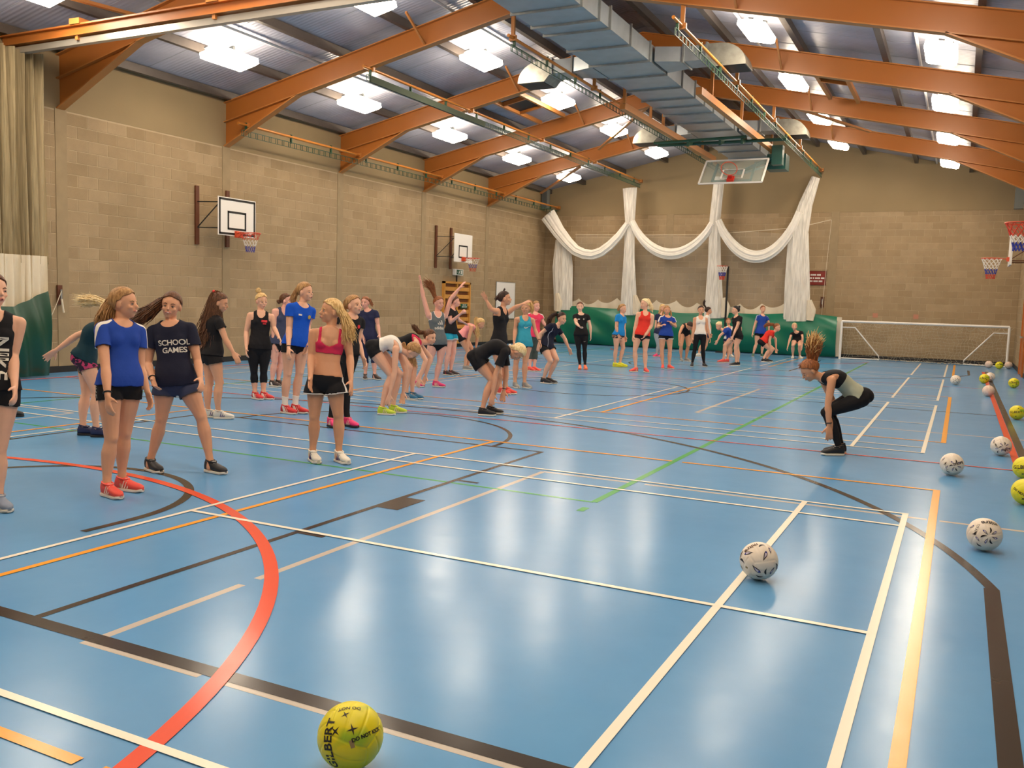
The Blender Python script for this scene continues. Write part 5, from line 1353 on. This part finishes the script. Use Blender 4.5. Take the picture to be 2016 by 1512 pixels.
P_('person in a plain navy t-shirt and navy three-quarter leggings standing at the left wall', (730,747), (719,596), (725,611), (727,668), [(735,701),(720,702)], [(738,729),(719,736)], [(744,640),(711,643)], [(747,659,.1),(716,668,.12)],
   yaw=-8, hy=-15, H=1.62, skin='rosy', hair='auburn', style=[('tail', [(728,590),(733,602)], .025, .03, 30)], top=('tee','navy',{'sleeve':.42}), bottom=('capri','navy',{'shin':.3}), shoes='brown', fy=(45,10), group=G1)
P_('person in a white vest bending to touch lime and white shoes', (760,815), (812,692), (790,686), (738,688), [(786,736),(771,739)], [(774,795,-.08),(752,799,.05)], [(799,731),(777,733)], [(794,773),(767,777)],
   yaw=80, hy=80, hp=62, back=.9, skin='fair', hair='dkblonde', style=[('tail', [(796,676),(792,672),(800,690),(812,714)], .02, .03, 60), ('tail', [(806,684),(812,700),(818,722)], .025, .03, 50)], top=('vest','white',{'strap':.12,'hem':.22}), bottom=('shorts','black',{'len':.22,'waist':.25}), shoes='lime', sole='white', fy=(85,80), hands='open', group=G1)
P_('person bending in a black and pink top behind the white vest, blue shoes', (806,786), (847,664), (828,674), (782,682), [(816,722),(806,724)], [(812,766),(800,768)], [(848,704),(838,710)], [(838,740),(827,744)],
   yaw=70, hy=55, hp=10, back=.7, skin='fair', hair='brown', style=[('tail', [(836,655),(824,655),(816,645),(813,640)], .03, .04, 60)], top=('vest','black',{'second':'magenta','where':'neck','strap':.13}), bottom=('shorts','black',{'len':.3}), shoes='blue', socks=('white',.82), fy=(70,70), group=G1)
P_('person with both arms raised, grey vest with white edging and pink shoes', (848,762), (864,597), (860,616), (861,677), [(866,713),(846,712)], [(858,746),(818,753)], [(887,589),(833,583)], [(904,568),(829,560)],
   yaw=25, hy=42, hp=4, H=1.7, skin='rosy', hair='auburn', style=[('tail', [(857,586),(852,572),(848,560),(838,556)], .03, .07, 110)], top=('vest','grey',{'second':'white','where':'edge','strap':.12,'hem':-.03}), bottom=('shorts','black',{'len':.12}), shoes='pink', fy=(65,60), hands='up', group=G2,
   logo=[('top','adidas',.5,.01,.075,'white'),('top','trefoil_stripes',.68,.02,.12,'white')])
P_('person in a black t-shirt and turquoise shorts holding up a fist', (884,739), (896,594), (889,608), (887,657), [(893,695),(883,696)], [(888,723),(878,724)], [(903,630),(888,634)], [(911,634,-.1),(908,617,.15)],
   yaw=62, hy=90, skin='rosy', hair='brown', style=[('tail', [(888,584),(880,596),(878,612)], .03, .035, 50)], top=('tee','black',{'sleeve':.5}), bottom=('shorts','turq',{'len':.34,'flare':.03,'trim':'white','waist':.12}), socks=('red',.82), shoes='brown', fy=(70,60), hands=('relax','fist'), group=G2, far=True)
P_('fair haired person in a pale pink top bending with a hand on the knee', (918,728), (946,637), (934,643), (909,662), [(931,690),(922,693)], [(921,717),(916,719)], [(940,663),(922,670)], [(937,686),(921,690)],
   yaw=75, hy=80, hp=28, back=.6, H=1.6, skin='mid', hair='blonde', style=[('tail', [(938,628),(938,645),(940,665)], .06, .05, 110)], top=('vest','pink'), bottom=('shorts','black',{'len':.3}), shoes='grey', fy=(85,85), group=G2, far=True)
P_('person in a black vest mid jump with both arms flung wide', (993,776), (994,588), (988,608), (981,678), [(993,722),(983,722)], [(998,757),(986,756)], [(1013,606),(967,609)], [(1028,599),(958,592)],
   yaw=55, hy=85, hp=-6, H=1.72, skin='mid', hair='dark', style=[('bun',(980,586),.035),('tail', [(980,584),(976,590)], .02, .03, 20), ('tail', [(991,574),(994,568)], .012, .015, 10)], top=('vest','black',{'strap':.105,'hem':-.12}), bottom=('shorts','black',{'len':.45}), shoes='coral', fy=(60,60), hands='up', group=G2)
P_('person in a black t-shirt folded right over, pale hair in a small knot', (958,817), (1019,693), (1001,690), (938,707), [(982,743),(969,748)], [(965,797,-.08),(950,800,.05)], [(997,738),(975,738)], [(992,769),(970,775)],
   yaw=85, hy=85, hp=75, back=1.0, skin='mid', hair='pale', style=[('tail', [(1008,684),(1018,690),(1028,702)], .05, .05, 60)], hairband=((1004,680),'white'), top=('tee','black',{'sleeve':.62}), bottom=('shorts','black',{'len':.36,'waist':.2,'flare':.02}), loose=1.5, shoes='black', sole='white', wrist='L', fy=(85,85), hands='open', group=G2)
P_('slim person in a loose teal vest and grey shoes', (1025,764), (1035,607), (1033,624), (1031,678), [(1034,712),(1016,714)], [(1033,749),(1014,750)], [(1053,649),(1014,650)], [(1062,672,.1),(1012,674,.12)],
   yaw=15, hy=-18, H=1.64, plump=.88, skin='mid', hair='blonde', style=[('tail', [(1043,594),(1048,602),(1047,616)], .025, .035, 50)], top=('vest','teal',{'loose':True,'strap':.105,'hem':-.08}), bottom=('shorts','black',{'len':.14}), shoes='grey', wrist='L', fy=(40,20), group=G2,
   logo=[('top','swoosh',.62,.03,.13,'white')])
P_('person in a bright pink shirt and camouflage grey three-quarter leggings', (1050,731), (1056,603), (1053,617), (1050,663), [(1055,692),(1045,692)], [(1052,719),(1043,720)], [(1069,634),(1042,634)], [(1077,644),(1044,655)],
   yaw=10, hy=25, skin='rosy', hair='dkblonde', style=[('tail', [(1048,594),(1044,602)], .025, .03, 30)], top=('tee','coralpink',{'second':'white','where':'shoulder'}), bottom=('capri','camo'), shoes='coral', fy=(50,40), group=G2, far=True, logo=[('top','swoosh',.72,.02,.06,'white')])
P_('laughing person crouching in a navy polo shirt with light piping', (1077,755), (1106,627), (1095,641), (1075,682), [(1096,708,.1),(1084,711,.1)], [(1080,744),(1070,745)], [(1111,665),(1064,657)], [(1119,684),(1061,676)],
   yaw=48, hy=42, hp=8, back=.5, skin='fair', hair='dark', style=[('tail', [(1095,618),(1085,622),(1080,634),(1078,642)], .035, .05, 60)], top=('polo','darknavy',{'second':'lgrey','where':'piping','sleeve':.5}), bottom=('shorts','black',{'len':.34,'flare':.02}), shoes='black', wrist='R', fy=(60,60), face='smile', hands='open', group=G2)
P_('person in a black training top and leggings pointing at the camera, orange shoes', (1148,727), (1142,604), (1144,618), (1144,660), [(1151,686),(1139,686)], [(1152,714),(1142,714)], [(1162,642),(1134,636,.1)], [(1163,659),(1141,643,.32)],
   yaw=-2, H=1.64, skin='pale', hair='brown', top=('tee','black',{'sleeve':.42}), bottom=('leggings','black'), shoes='orange', sole='orange', fy=(5,-5), face='smile', hands=('relax','point'), group=G3, far=True,
   logo=[('top','badge',.74,.06,.04,'grey'),('top','slab',.74,-.06,.05,'white'),('bottom','swoosh',-.3,.09,.06,'white')])
P_('person in a sky blue t-shirt and patterned shorts with yellow shoes', (1220,722), (1226,608), (1223,620), (1218,660), [(1227,685),(1213,686)], [(1221,711),(1211,713)], [(1229,647),(1213,644)], [(1231,662),(1218,661)],
   yaw=48, hy=45, skin='fair', hair='dkblonde', style=[('tail', [(1220,602),(1216,612)], .025, .03, 30)], top=('tee','sky',{'sleeve':.5}), bottom=('shorts','acidfloral',{'len':.24}), shoes='yellow', sole='yellow', fy=(75,70), group=G3, far=True)
P_('tall fair person in a red vest with a long blonde ponytail', (1262,733), (1269,599), (1271,615), (1264,661), [(1270,691),(1250,690)], [(1271,721),(1252,720)], [(1283,641),(1251,642)], [(1271,659,.12),(1247,660)],
   yaw=-4, hy=-62, H=1.78, skin='fair', hair='pale', style=[('tail', [(1276,590),(1281,600),(1284,613)], .03, .04, 60)], top=('vest','red',{'strap':.105}), bottom=('shorts','black',{'len':.2}), shoes='coral', fy=(10,-50), face='smile', group=G3, far=True, logo=[('bottom','swoosh',-.1,.1,.05,'white')])
P_('person in grey leggings half hidden behind the braided girl', (1297,703), (1305,607), (1303,619), (1298,657), [(1302,680),(1296,680)], [(1302,695),(1293,695)], [(1312,640),(1291,640)], [(1312,655),(1291,655)],
   yaw=0, hy=30, skin='fair', hair='blonde', style=[('tail', [(1302,600),(1299,612),(1297,620)], .03, .03, 40)], top=('tee','navy'), bottom=('long','lgrey'), shoes='pink', fy=(-30,-40), group=G3, far=True)
P_('person with two long braids, blue t-shirt and white-trimmed black shorts', (1312,726), (1313,611), (1314,623), (1311,661), [(1319,690),(1303,690)], [(1318,716),(1305,717)], [(1330,643),(1295,644)], [(1321,636,.12),(1302,641,.12)],
   yaw=4, hy=4, skin='mid', hair='dkblonde', style=[('tail', [(1306,612),(1304,622),(1304,632)], .018, .014, 30), ('tail', [(1320,612),(1322,622),(1321,632)], .018, .014, 30)], top=('tee','royal',{'second':'white','where':'shoulder'}), bottom=('shorts','black',{'len':.26,'trim':'white','flare':.02}), loose=1.3, shoes='coral', fy=(25,-10), group=G3, far=True)
P_('tanned person in black doubled over with hands on knees', (1347,711), (1358,642,.35), (1354,640,.25), (1348,656), [(1355,681,.1),(1341,681,.1)], [(1351,702),(1341,704)], [(1364,655,.2),(1338,656,.2)], [(1360,672,.2),(1337,672,.2)],
   yaw=20, hy=30, hp=55, back=.6, skin='tan', hair='dark', top=('vest','black'), bottom=('shorts','black',{'len':.16}), shoes='grey', fy=(30,0), group=G3, far=True)
P_('person in a white vest and black leggings facing the camera', (1375,722), (1380,611), (1379,624), (1378,661), [(1384,687),(1368,687)], [(1386,715),(1363,715)], [(1393,646),(1366,647)], [(1397,664),(1363,665)],
   yaw=0, skin='mid', hair='dark', top=('vest','white',{'hem':.05}), bottom=('leggings','black',{'waist':.3}), shoes='black', fy=(10,-15), group=G3, far=True, plump=.92, logo=[('top','swoosh',.66,-.03,.07,'black')])
P_('person behind in a white t-shirt, dark ponytail thrown straight up', (1383,702), (1395,612), (1392,622), (1392,657), [(1390,680),(1382,679)], [(1384,696),(1376,695)], [(1398,641),(1388,641)], [(1399,656),(1389,656)],
   yaw=80, hy=85, skin='mid', hair='dark', style=[('tail', [(1390,606),(1385,598),(1388,591)], .025, .035, 40)], top=('tee','white'), bottom=('shorts','navy'), shoes='white', fy=(-80,-80), group=G3, far=True)
P_('pale haired person bending left in a blue t-shirt with coral shoes', (1428,714), (1415,642), (1424,650), (1440,664), [(1427,680),(1436,681)], [(1424,706),(1432,705)], [(1418,660),(1434,664)], [(1413,670),(1436,679)],
   yaw=-70, hy=-50, hp=25, back=.6, skin='fair', hair='pale', style=[('bun',(1419,635),.03)], top=('tee','royal'), bottom=('shorts','black',{'len':.3}), shoes='coral', fy=(-70,-70), group=G3, far=True)
P_('curly haired person in white half hidden behind the bending blue shirt', (1434,703), (1434,633), (1436,643), (1435,668), [(1439,684),(1429,684)], [(1440,697),(1428,697)], [(1444,656),(1429,656)], [(1444,668),(1429,668)],
   yaw=0, H=1.5, skin='mid', hair='auburn', style=[('tail', [(1440,627),(1446,630),(1445,638)], .03, .045, 50)], top=('vest','white'), bottom=('shorts','navy'), shoes='white', fy=(10,-10), group=G3, far=True)
P_('dark haired person in a black t-shirt turned to the left', (1447,720), (1448,611), (1451,623), (1451,662), [(1448,686),(1452,686)], [(1449,713),(1453,711)], [(1450,645),(1458,645)], [(1443,662,.05),(1458,660)],
   yaw=-65, hy=-80, skin='fair', hair='black', style=[('bun',(1455,604),.035)], top=('tee','black',{'sleeve':.4}), bottom=('shorts','black',{'len':.22}), shoes='black', sole='white', fy=(-75,-75), group=G3, far=True)
P_('broad person in a blue t-shirt with pale shoulder stripes before the green sheet', (1491,702), (1502,609), (1501,621), (1497,657), [(1502,678),(1489,677)], [(1500,696),(1483,697)], [(1514,637),(1486,640)], [(1513,655),(1482,655)],
   yaw=8, hy=5, skin='fair', hair='auburn', plump=1.1, top=('tee','royal',{'second':'lgrey','where':'shoulder'}), bottom=('shorts','black',{'len':.24}), shoes='green', fy=(10,-20), group=G3, far=True)
P_('person crouching in a red t-shirt with brown hair swinging left', (1508,713), (1530,645), (1522,654), (1502,674), [(1522,687),(1516,688)], [(1509,705),(1503,706)], [(1527,667),(1515,670)], [(1528,686),(1517,684)],
   yaw=62, hy=45, hp=5, back=.5, skin='fair', hair='auburn', style=[('tail', [(1523,639),(1512,638),(1504,642)], .04, .06, 60)], top=('tee','red',{'sleeve':.5}), bottom=('shorts','black',{'len':.3}), shoes='black', fy=(80,80), group=G3, far=True)
P_('fair person in a black t-shirt crouching at the curtain end with low arms', (1568,706), (1564,643,.15), (1568,653,.1), (1570,671), [(1574,680,.2),(1561,680,.2)], [(1575,700),(1561,700)], [(1580,664,.1),(1556,664,.1)], [(1579,682,.1),(1551,682,.1)],
   yaw=-10, hy=-18, back=.5, skin='fair', hair='pale', top=('tee','black',{'sleeve':.5}), bottom=('shorts','black',{'len':.25}), shoes='white', fy=(5,-20), group=G3, far=True)
P_('instructor squatting in profile, black and sage vest, hair thrown up, black leggings', (1642,894), (1594,729), (1620,742), (1690,784), [(1626,812),(1630,808)], [(1652,876,.05),(1656,872)], [(1630,797),(1640,792)], [(1632,838),(1643,834)],
   yaw=-88, hy=-88, hp=38, back=.6, H=1.68, skin='tan', hair='auburn', style=[('tail', [(1600,722),(1598,703),(1600,684),(1604,668)], .05, .085, 130), ('tail', [(1600,700),(1600,680),(1606,664)], .05, .09, 80, 'blonde'), ('tail', [(1596,722),(1585,716),(1576,722)], .03, .03, 30)],
   top=('vest','sage',{'second':'black','where':'upper','split':.60,'strap':.13,'hem':.1,'deepback':1.0,'inner':.05}), bottom=('leggings','black',{'waist':.34}), shoes='black', sole='white', fy=(-88,-88), wrist='L', hands='open', group='the instructor facing the group', bust=.8)
# ------------------------------------------------------------------ balls
R_B = .112
def ball_mat(name, c1, c2, lo, hi):
    m = bpy.data.materials.new(name); nt, N, L, P = nodes_of(m); P.inputs['Roughness'].default_value = .42
    tc = N.new('ShaderNodeTexCoord'); n = N.new('ShaderNodeTexNoise'); n.inputs['Scale'].default_value = 9; n.inputs['Detail'].default_value = 1
    L.new(tc.outputs['Object'], n.inputs['Vector']); cr = N.new('ShaderNodeValToRGB'); cr.color_ramp.elements[0].position = lo; cr.color_ramp.elements[1].position = hi
    cr.color_ramp.elements[0].color = (*c1,1); cr.color_ramp.elements[1].color = (*c2,1); L.new(n.outputs['Fac'], cr.inputs['Fac']); L.new(cr.outputs['Color'], P.inputs['Base Color'])
    n2 = N.new('ShaderNodeTexNoise'); n2.inputs['Scale'].default_value = 400; L.new(tc.outputs['Object'], n2.inputs['Vector'])
    b = N.new('ShaderNodeBump'); b.inputs['Strength'].default_value = .15; b.inputs['Distance'].default_value = .002; L.new(n2.outputs['Fac'], b.inputs['Height']); L.new(b.outputs['Normal'], P.inputs['Normal'])
    return m
M_BY = ball_mat('yellow_ball', srgb(232,220,30), srgb(128,186,52), .56, .70)
M_BW = ball_mat('white_ball', srgb(232,220,204), srgb(240,230,216), .4, .6)
M_BP = ball_mat('pinkish_ball', srgb(226,200,184), srgb(232,210,194), .4, .6)
M_INK = mat('ball_ink', srgb(30,26,30), .5); M_BLUEI = mat('blue_ink', srgb(52,60,150), .5); M_LILAC = mat('lilac_ink', srgb(206,196,216), .5); M_INKG = mat('faded_ink', srgb(150,130,90), .6)
def ball_mesh(n, rot):
    """cube sphere with the seams of 18 panels pressed in"""
    key = {}; vs = []; fs = []
    Rm = Matrix.Rotation(rot[0],3,'X') @ Matrix.Rotation(rot[1],3,'Y') @ Matrix.Rotation(rot[2],3,'Z')
    for ax in range(3):
        for s in (-1,1):
            idx = []
            for j in range(n+1):
                for i in range(n+1):
                    a, b = math.tan((i/n-.5)*PI/2), math.tan((j/n-.5)*PI/2)
                    p = [0,0,0]; p[ax] = s; p[(ax+1)%3] = a; p[(ax+2)%3] = b; q = Vector(p).normalized()
                    sa = min(abs(i/n-1/3), abs(i/n-2/3), i/n, 1-i/n, j/n, 1-j/n)
                    r = R_B-(.0028*math.exp(-(sa/.022)**2)); v = Rm @ (q*r); k = (round(v.x,6), round(v.y,6), round(v.z,6))
                    if k not in key: key[k] = len(vs); vs.append(tuple(v))
                    idx.append(key[k])
            for j in range(n):
                for i in range(n): fs.append((idx[j*(n+1)+i], idx[j*(n+1)+i+1], idx[(j+1)*(n+1)+i+1], idx[(j+1)*(n+1)+i]))
    me = bpy.data.meshes.new('ball'); me.from_pydata(vs, [], fs); bm = bmesh.new(); bm.from_mesh(me); bmesh.ops.recalc_face_normals(bm, faces=bm.faces); bm.to_mesh(me); bm.free()
    me.polygons.foreach_set('use_smooth', [True]*len(me.polygons)); return me
def on_ball(c, px, py):
    d = unit(ray(px, py)); oc = CAM-c; b = d@oc; q = b*b-(oc@oc-R_B**2)
    if q < 0: p = CAM+d*(-b); return unit(p-c)
    return unit(CAM+d*(-b-math.sqrt(q))-c)
def stamp(c, n, ang, verts, faces, m, parent, name, lift=.0012):
    rt = unit(_r-n*(_r@n)); u_ = unit(np.cross(n, rt)); ca, sa = math.cos(ang), math.sin(ang); ex_ = rt*ca+u_*sa; ey_ = -rt*sa+u_*ca
    out = []
    for x, y in verts:
        a = math.hypot(x, y)/R_B; d = n*math.cos(a)+(ex_*x+ey_*y)/(R_B)*(math.sin(a)/a if a > 1e-6 else 1); out.append(c+unit(d)*(R_B+lift))
    return obj(name, MB().add(out, faces), m, parent)
def stamp_text(c, px, py, deg, body, size, m, parent, bold=.0):
    tm = text_mesh(body, size, bold=bold); bm = bmesh.new(); bm.from_mesh(tm); bmesh.ops.triangulate(bm, faces=bm.faces); bm.to_mesh(tm); bm.free()
    v = co(tm)[:,:2]; f = [tuple(p.vertices) for p in tm.polygons]; bpy.data.meshes.remove(tm)
    return stamp(c, on_ball(c, px, py), math.radians(deg), v, f, m, parent, 'print')
def star(c, px, py, deg, sz, parent):
    v = [(0,0)]; 
    for k in range(8):
        a = PI/4*k; r = sz if k % 2 == 0 else sz*.22; v.append((r*math.cos(a), r*math.sin(a)))
    stamp(c, on_ball(c, px, py), math.radians(deg), v, [(0,k,k % 8+1) for k in range(1,9)], M_INK, parent, 'star_mark')
def petal(c, n, ang, L_, parent, kind=0):
    """flame shaped mark: fat end at -x, tip at +x"""
    N_ = 10; top = []; bot = []
    for k in range(N_+1):
        u = k/N_; w = math.sin(PI*min(1,u*1.02))**.7*(1-u*.75)*.30; top.append(((u-.4)*L_, w*L_)); bot.append(((u-.4)*L_, -w*L_*.55))
    ins = .72
    if kind == 0:
        stamp(c, n, ang, top+bot[::-1], [(k, k+1, 2*N_+1-k-1, 2*N_+1-k) for k in range(N_)], M_INK, parent, 'flame_outline', .0010)
        t2 = [((x)*ins-.04*L_, y*ins) for x, y in top]; b2 = [((x)*ins-.04*L_, y*ins*.7+.02*L_) for x, y in bot]
        stamp(c, n, ang, t2+b2[::-1], [(k, k+1, 2*N_+1-k-1, 2*N_+1-k) for k in range(N_)], M_LILAC, parent, 'flame_fill', .0016)
        stamp(c, n, ang, [(-.24*L_+.09*L_*math.cos(a), .03*L_+.10*L_*math.sin(a)) for a in np.linspace(0, 2*PI, 9)[:-1]], [tuple(range(8))], M_BLUEI, parent, 'flame_dot', .0021)
    else:
        b2 = [(x, y+.16*L_*math.sin(PI*(x/L_+.4))) for x, y in bot]; t2 = [(x, y*.5+.2*L_*math.sin(PI*(x/L_+.4))) for x, y in top]
        stamp(c, n, ang, t2+b2[::-1], [(k, k+1, 2*N_+1-k-1, 2*N_+1-k) for k in range(N_)], M_INK, parent, 'flame_stroke', .0012)
BALLS = [('yellow', 690, 1448, 'yellow netball with black lettering lying nearest the camera'),
 ('white', 1494, 1104, 'white netball with flame marks lying on the badminton line near the camera'),
 ('white', 1938, 1052, 'white netball with flame marks and lettering by the right edge, on the grey line'),
 ('white', 1874, 914, 'white netball with blue marks lying between the orange corner and the red line'),
 ('white', 1971, 878, 'white netball with blue marks lying against the red sideline'),
 ('yellow', 2018, 921, 'yellow netball cut by the right edge, farther of that touching pair'),
 ('yellow', 2019, 968, 'yellow netball cut by the right edge, nearer of that touching pair'),
 ('white', 1881.5, 748, 'small white netball on the far orange line'),
 ('white', 1948, 743.5, 'pale netball half hidden behind the far yellow ball'),
 ('yellow', 1938, 745.5, 'yellow netball in front of a pale one on the brown line'),
 ('pink', 1946, 769.5, 'plain pinkish white netball on the red sideline'),
 ('yellow', 1996, 754, 'yellow netball by the right wall, farther of two there'),
 ('yellow', 2002.5, 812, 'yellow netball by the right wall with dark print, nearer of two there'),
 ('pink', 1954.5, 717, 'pale netball at the foot of the goal, left of three'),
 ('yellow', 1971, 718, 'yellow netball at the foot of the goal, middle of three'),
 ('pink', 1982, 716, 'pale netball at the foot of the goal, right of three')]
rb = random.Random(11); small = ball_mesh(21, (.4,.7,.2))
cc_prev = []
for i, (kind, px_, py_, lb) in enumerate(BALLS):
    c = hit(px_, py_, 2, R_B+.002)
    if i == 15: c = np.array([1.66, 26.55, R_B+.002])
    if i == 14: c = np.array([1.40, 26.2, R_B+.002])
    if i == 13: c = np.array([1.12, 26.35, R_B+.002])
    if i == 8: c = c+np.array([.02,.28,0])
    if i in (5, 6) and c[0] > 1.6: c[0] = 1.6
    D = depth_of(c); t = empty('netball', (c[0], c[1], 0), lb, 'ball', 'netballs scattered on the floor')
    me = ball_mesh(60, (.35,.5,.3)) if i == 0 else (ball_mesh(30, (.5,.2,.6)) if i < 4 else small.copy())
    m = {'yellow': M_BY, 'white': M_BW, 'pink': M_BP}[kind]; link('panels', me, tuple(c), t, m)
    rp = FPX*R_B/D
    if i == 0:
        stamp_text(c, 646, 1468, 97, 'GILBERT', .047, M_INK, t, .0012)
        stamp_text(c, 724, 1446, 22, 'DO NOT KICK', .0175, M_INK, t, .0008)
        stamp_text(c, 688, 1394, 187, 'DO NOT', .019, M_INK, t, .0004)
        star(c, 680, 1407, 30, .016, t); star(c, 660, 1440, 50, .020, t); star(c, 694, 1436, 20, .021, t)
        stamp(c, on_ball(c, 693, 1465), .3, [(-.007,-.013),(.007,-.013),(.007,.013),(-.007,.013)], [(0,1,2,3)], M_INKG, t, 'small_print')
    elif kind == 'yellow':
        stamp_text(c, px_-rp*.25, py_+rp*(-.05 if i != 6 else .2), -4 if i != 6 else -25, 'GILBERT' if i != 6 else 'DO NOT KICK', .05 if i != 6 else .028, M_INK, t, .001)
        star(c, px_+rp*.2, py_-rp*.55, 20, .02, t); star(c, px_-rp*.2, py_+rp*.55, 60, .02, t)
        if D > 16: star(c, px_-rp*.4, py_-rp*.3, 0, .03, t); star(c, px_+rp*.5, py_+rp*.2, 0, .03, t)
    elif kind == 'white':
        if i == 1:
            stamp_text(c, 1478, 1077, 190, 'mitre', .042, mat('brown_ink', srgb(90,58,36), .5), t, .0012)
            for (fx, fy), (tx, ty), kd in (((1465.5,1092),(1483,1088),0),((1508,1085),(1502.5,1104),0),((1497.5,1127),(1481,1112),0),((1513,1078),(1517.5,1091),0),((1457.5,1101),(1466,1110),1),((1508,1131),(1510,1118),1),((1515.5,1130),(1524.5,1116),0),((1502,1135),(1488,1131),1),((1458,1098),(1465,1084),1),((1494,1077),(1507,1074),1),((1530,1120),(1527,1108),0),((1458,1112),(1463,1122),1)):
                n1, n2 = on_ball(c, fx, fy), on_ball(c, tx, ty); n = unit(n1*.6+n2*.4); rt = unit(_r-n*(_r@n)); u_ = unit(np.cross(n, rt)); d = n2-n1
                petal(c, n, math.atan2(d@u_, d@rt), max(.03, np.linalg.norm(d)*R_B*1.05), t, kd)
            stamp(c, on_ball(c, 1470, 1117), .0, [(-.008,-.006),(.008,-.006),(.008,.006),(-.008,.006)], [(0,1,2,3)], M_INKG, t, 'small_print')
        else:
            if i < 5:
                stamp_text(c, px_+rp*{2:.35,3:.62,4:.55}[i], py_+rp*{2:-.72,3:-.12,4:.35}[i], {2:170,3:15,4:12}[i], 'mitre', .05, M_INK, t, .0012)
                stamp_text(c, px_+rp*{2:-.5,3:-.55,4:-.6}[i], py_+rp*{2:-.32,3:.18,4:-.1}[i], {2:-128,3:-65,4:-60}[i], 'TITANS', .026, M_INKG if i != 2 else M_INK, t)
            cx_, cy_ = px_+rp*.3, py_+rp*.1
            for q in range(7):
                a = q*2*PI/7+.3; rr_ = rp*.42; n1 = on_ball(c, cx_+math.cos(a)*rr_*.5, cy_+math.sin(a)*rr_*.5); n2 = on_ball(c, cx_+math.cos(a)*rr_*1.3, cy_+math.sin(a)*rr_*1.3); n = unit(n1+n2); rt = unit(_r-n*(_r@n)); u_ = unit(np.cross(n, rt)); d = n1-n2
                petal(c, n, math.atan2(d@u_, d@rt), .045, t, q % 2)
            for q in range(4):
                n = on_ball(c, px_-rp*(.75-.15*q), py_+rp*(-.5+.38*q)); petal(c, n, rb.uniform(0,6), .042, t, q % 2)
# dark shoe lying behind the first girl
t = empty('sports_shoe', (-11.2, 1.4, 0), 'dark sports shoe standing behind the legs of the girl at the left edge', 'shoe')
A = hit(24, 820, 2, 0.0); t.location = Vector(A); WLOC[t.name] = tuple(A)
f = unit(RH); l = -TH; xs_ = [0,.06,.18,.32,.5,.68,.84,.95,1.0]; wd = [.020,.030,.035,.034,.036,.043,.042,.030,.014]; hh = [.050,.11,.12,.10,.080,.062,.050,.040,.026]
mb2 = MB(); loft(mb2, [A-f*.13+f*.27*x+UP*(.018+h/2) for x, h in zip(xs_, hh)], [l]*9, [UP]*9, wd, [h/2 for h in hh], 14, 2.4); obj('upper', mb2, mat('shoe_black', SHOEC['black'], .55), t, True)
mb3 = MB(); loft(mb3, [A-f*.13+f*.27*x+UP*.013 for x in xs_], [l]*9, [UP]*9, [w+.004 for w in wd], [.0125]*9, 14, 4); obj('sole', mb3, mat('sole_black', SHOEC['black'], .6), t, True)
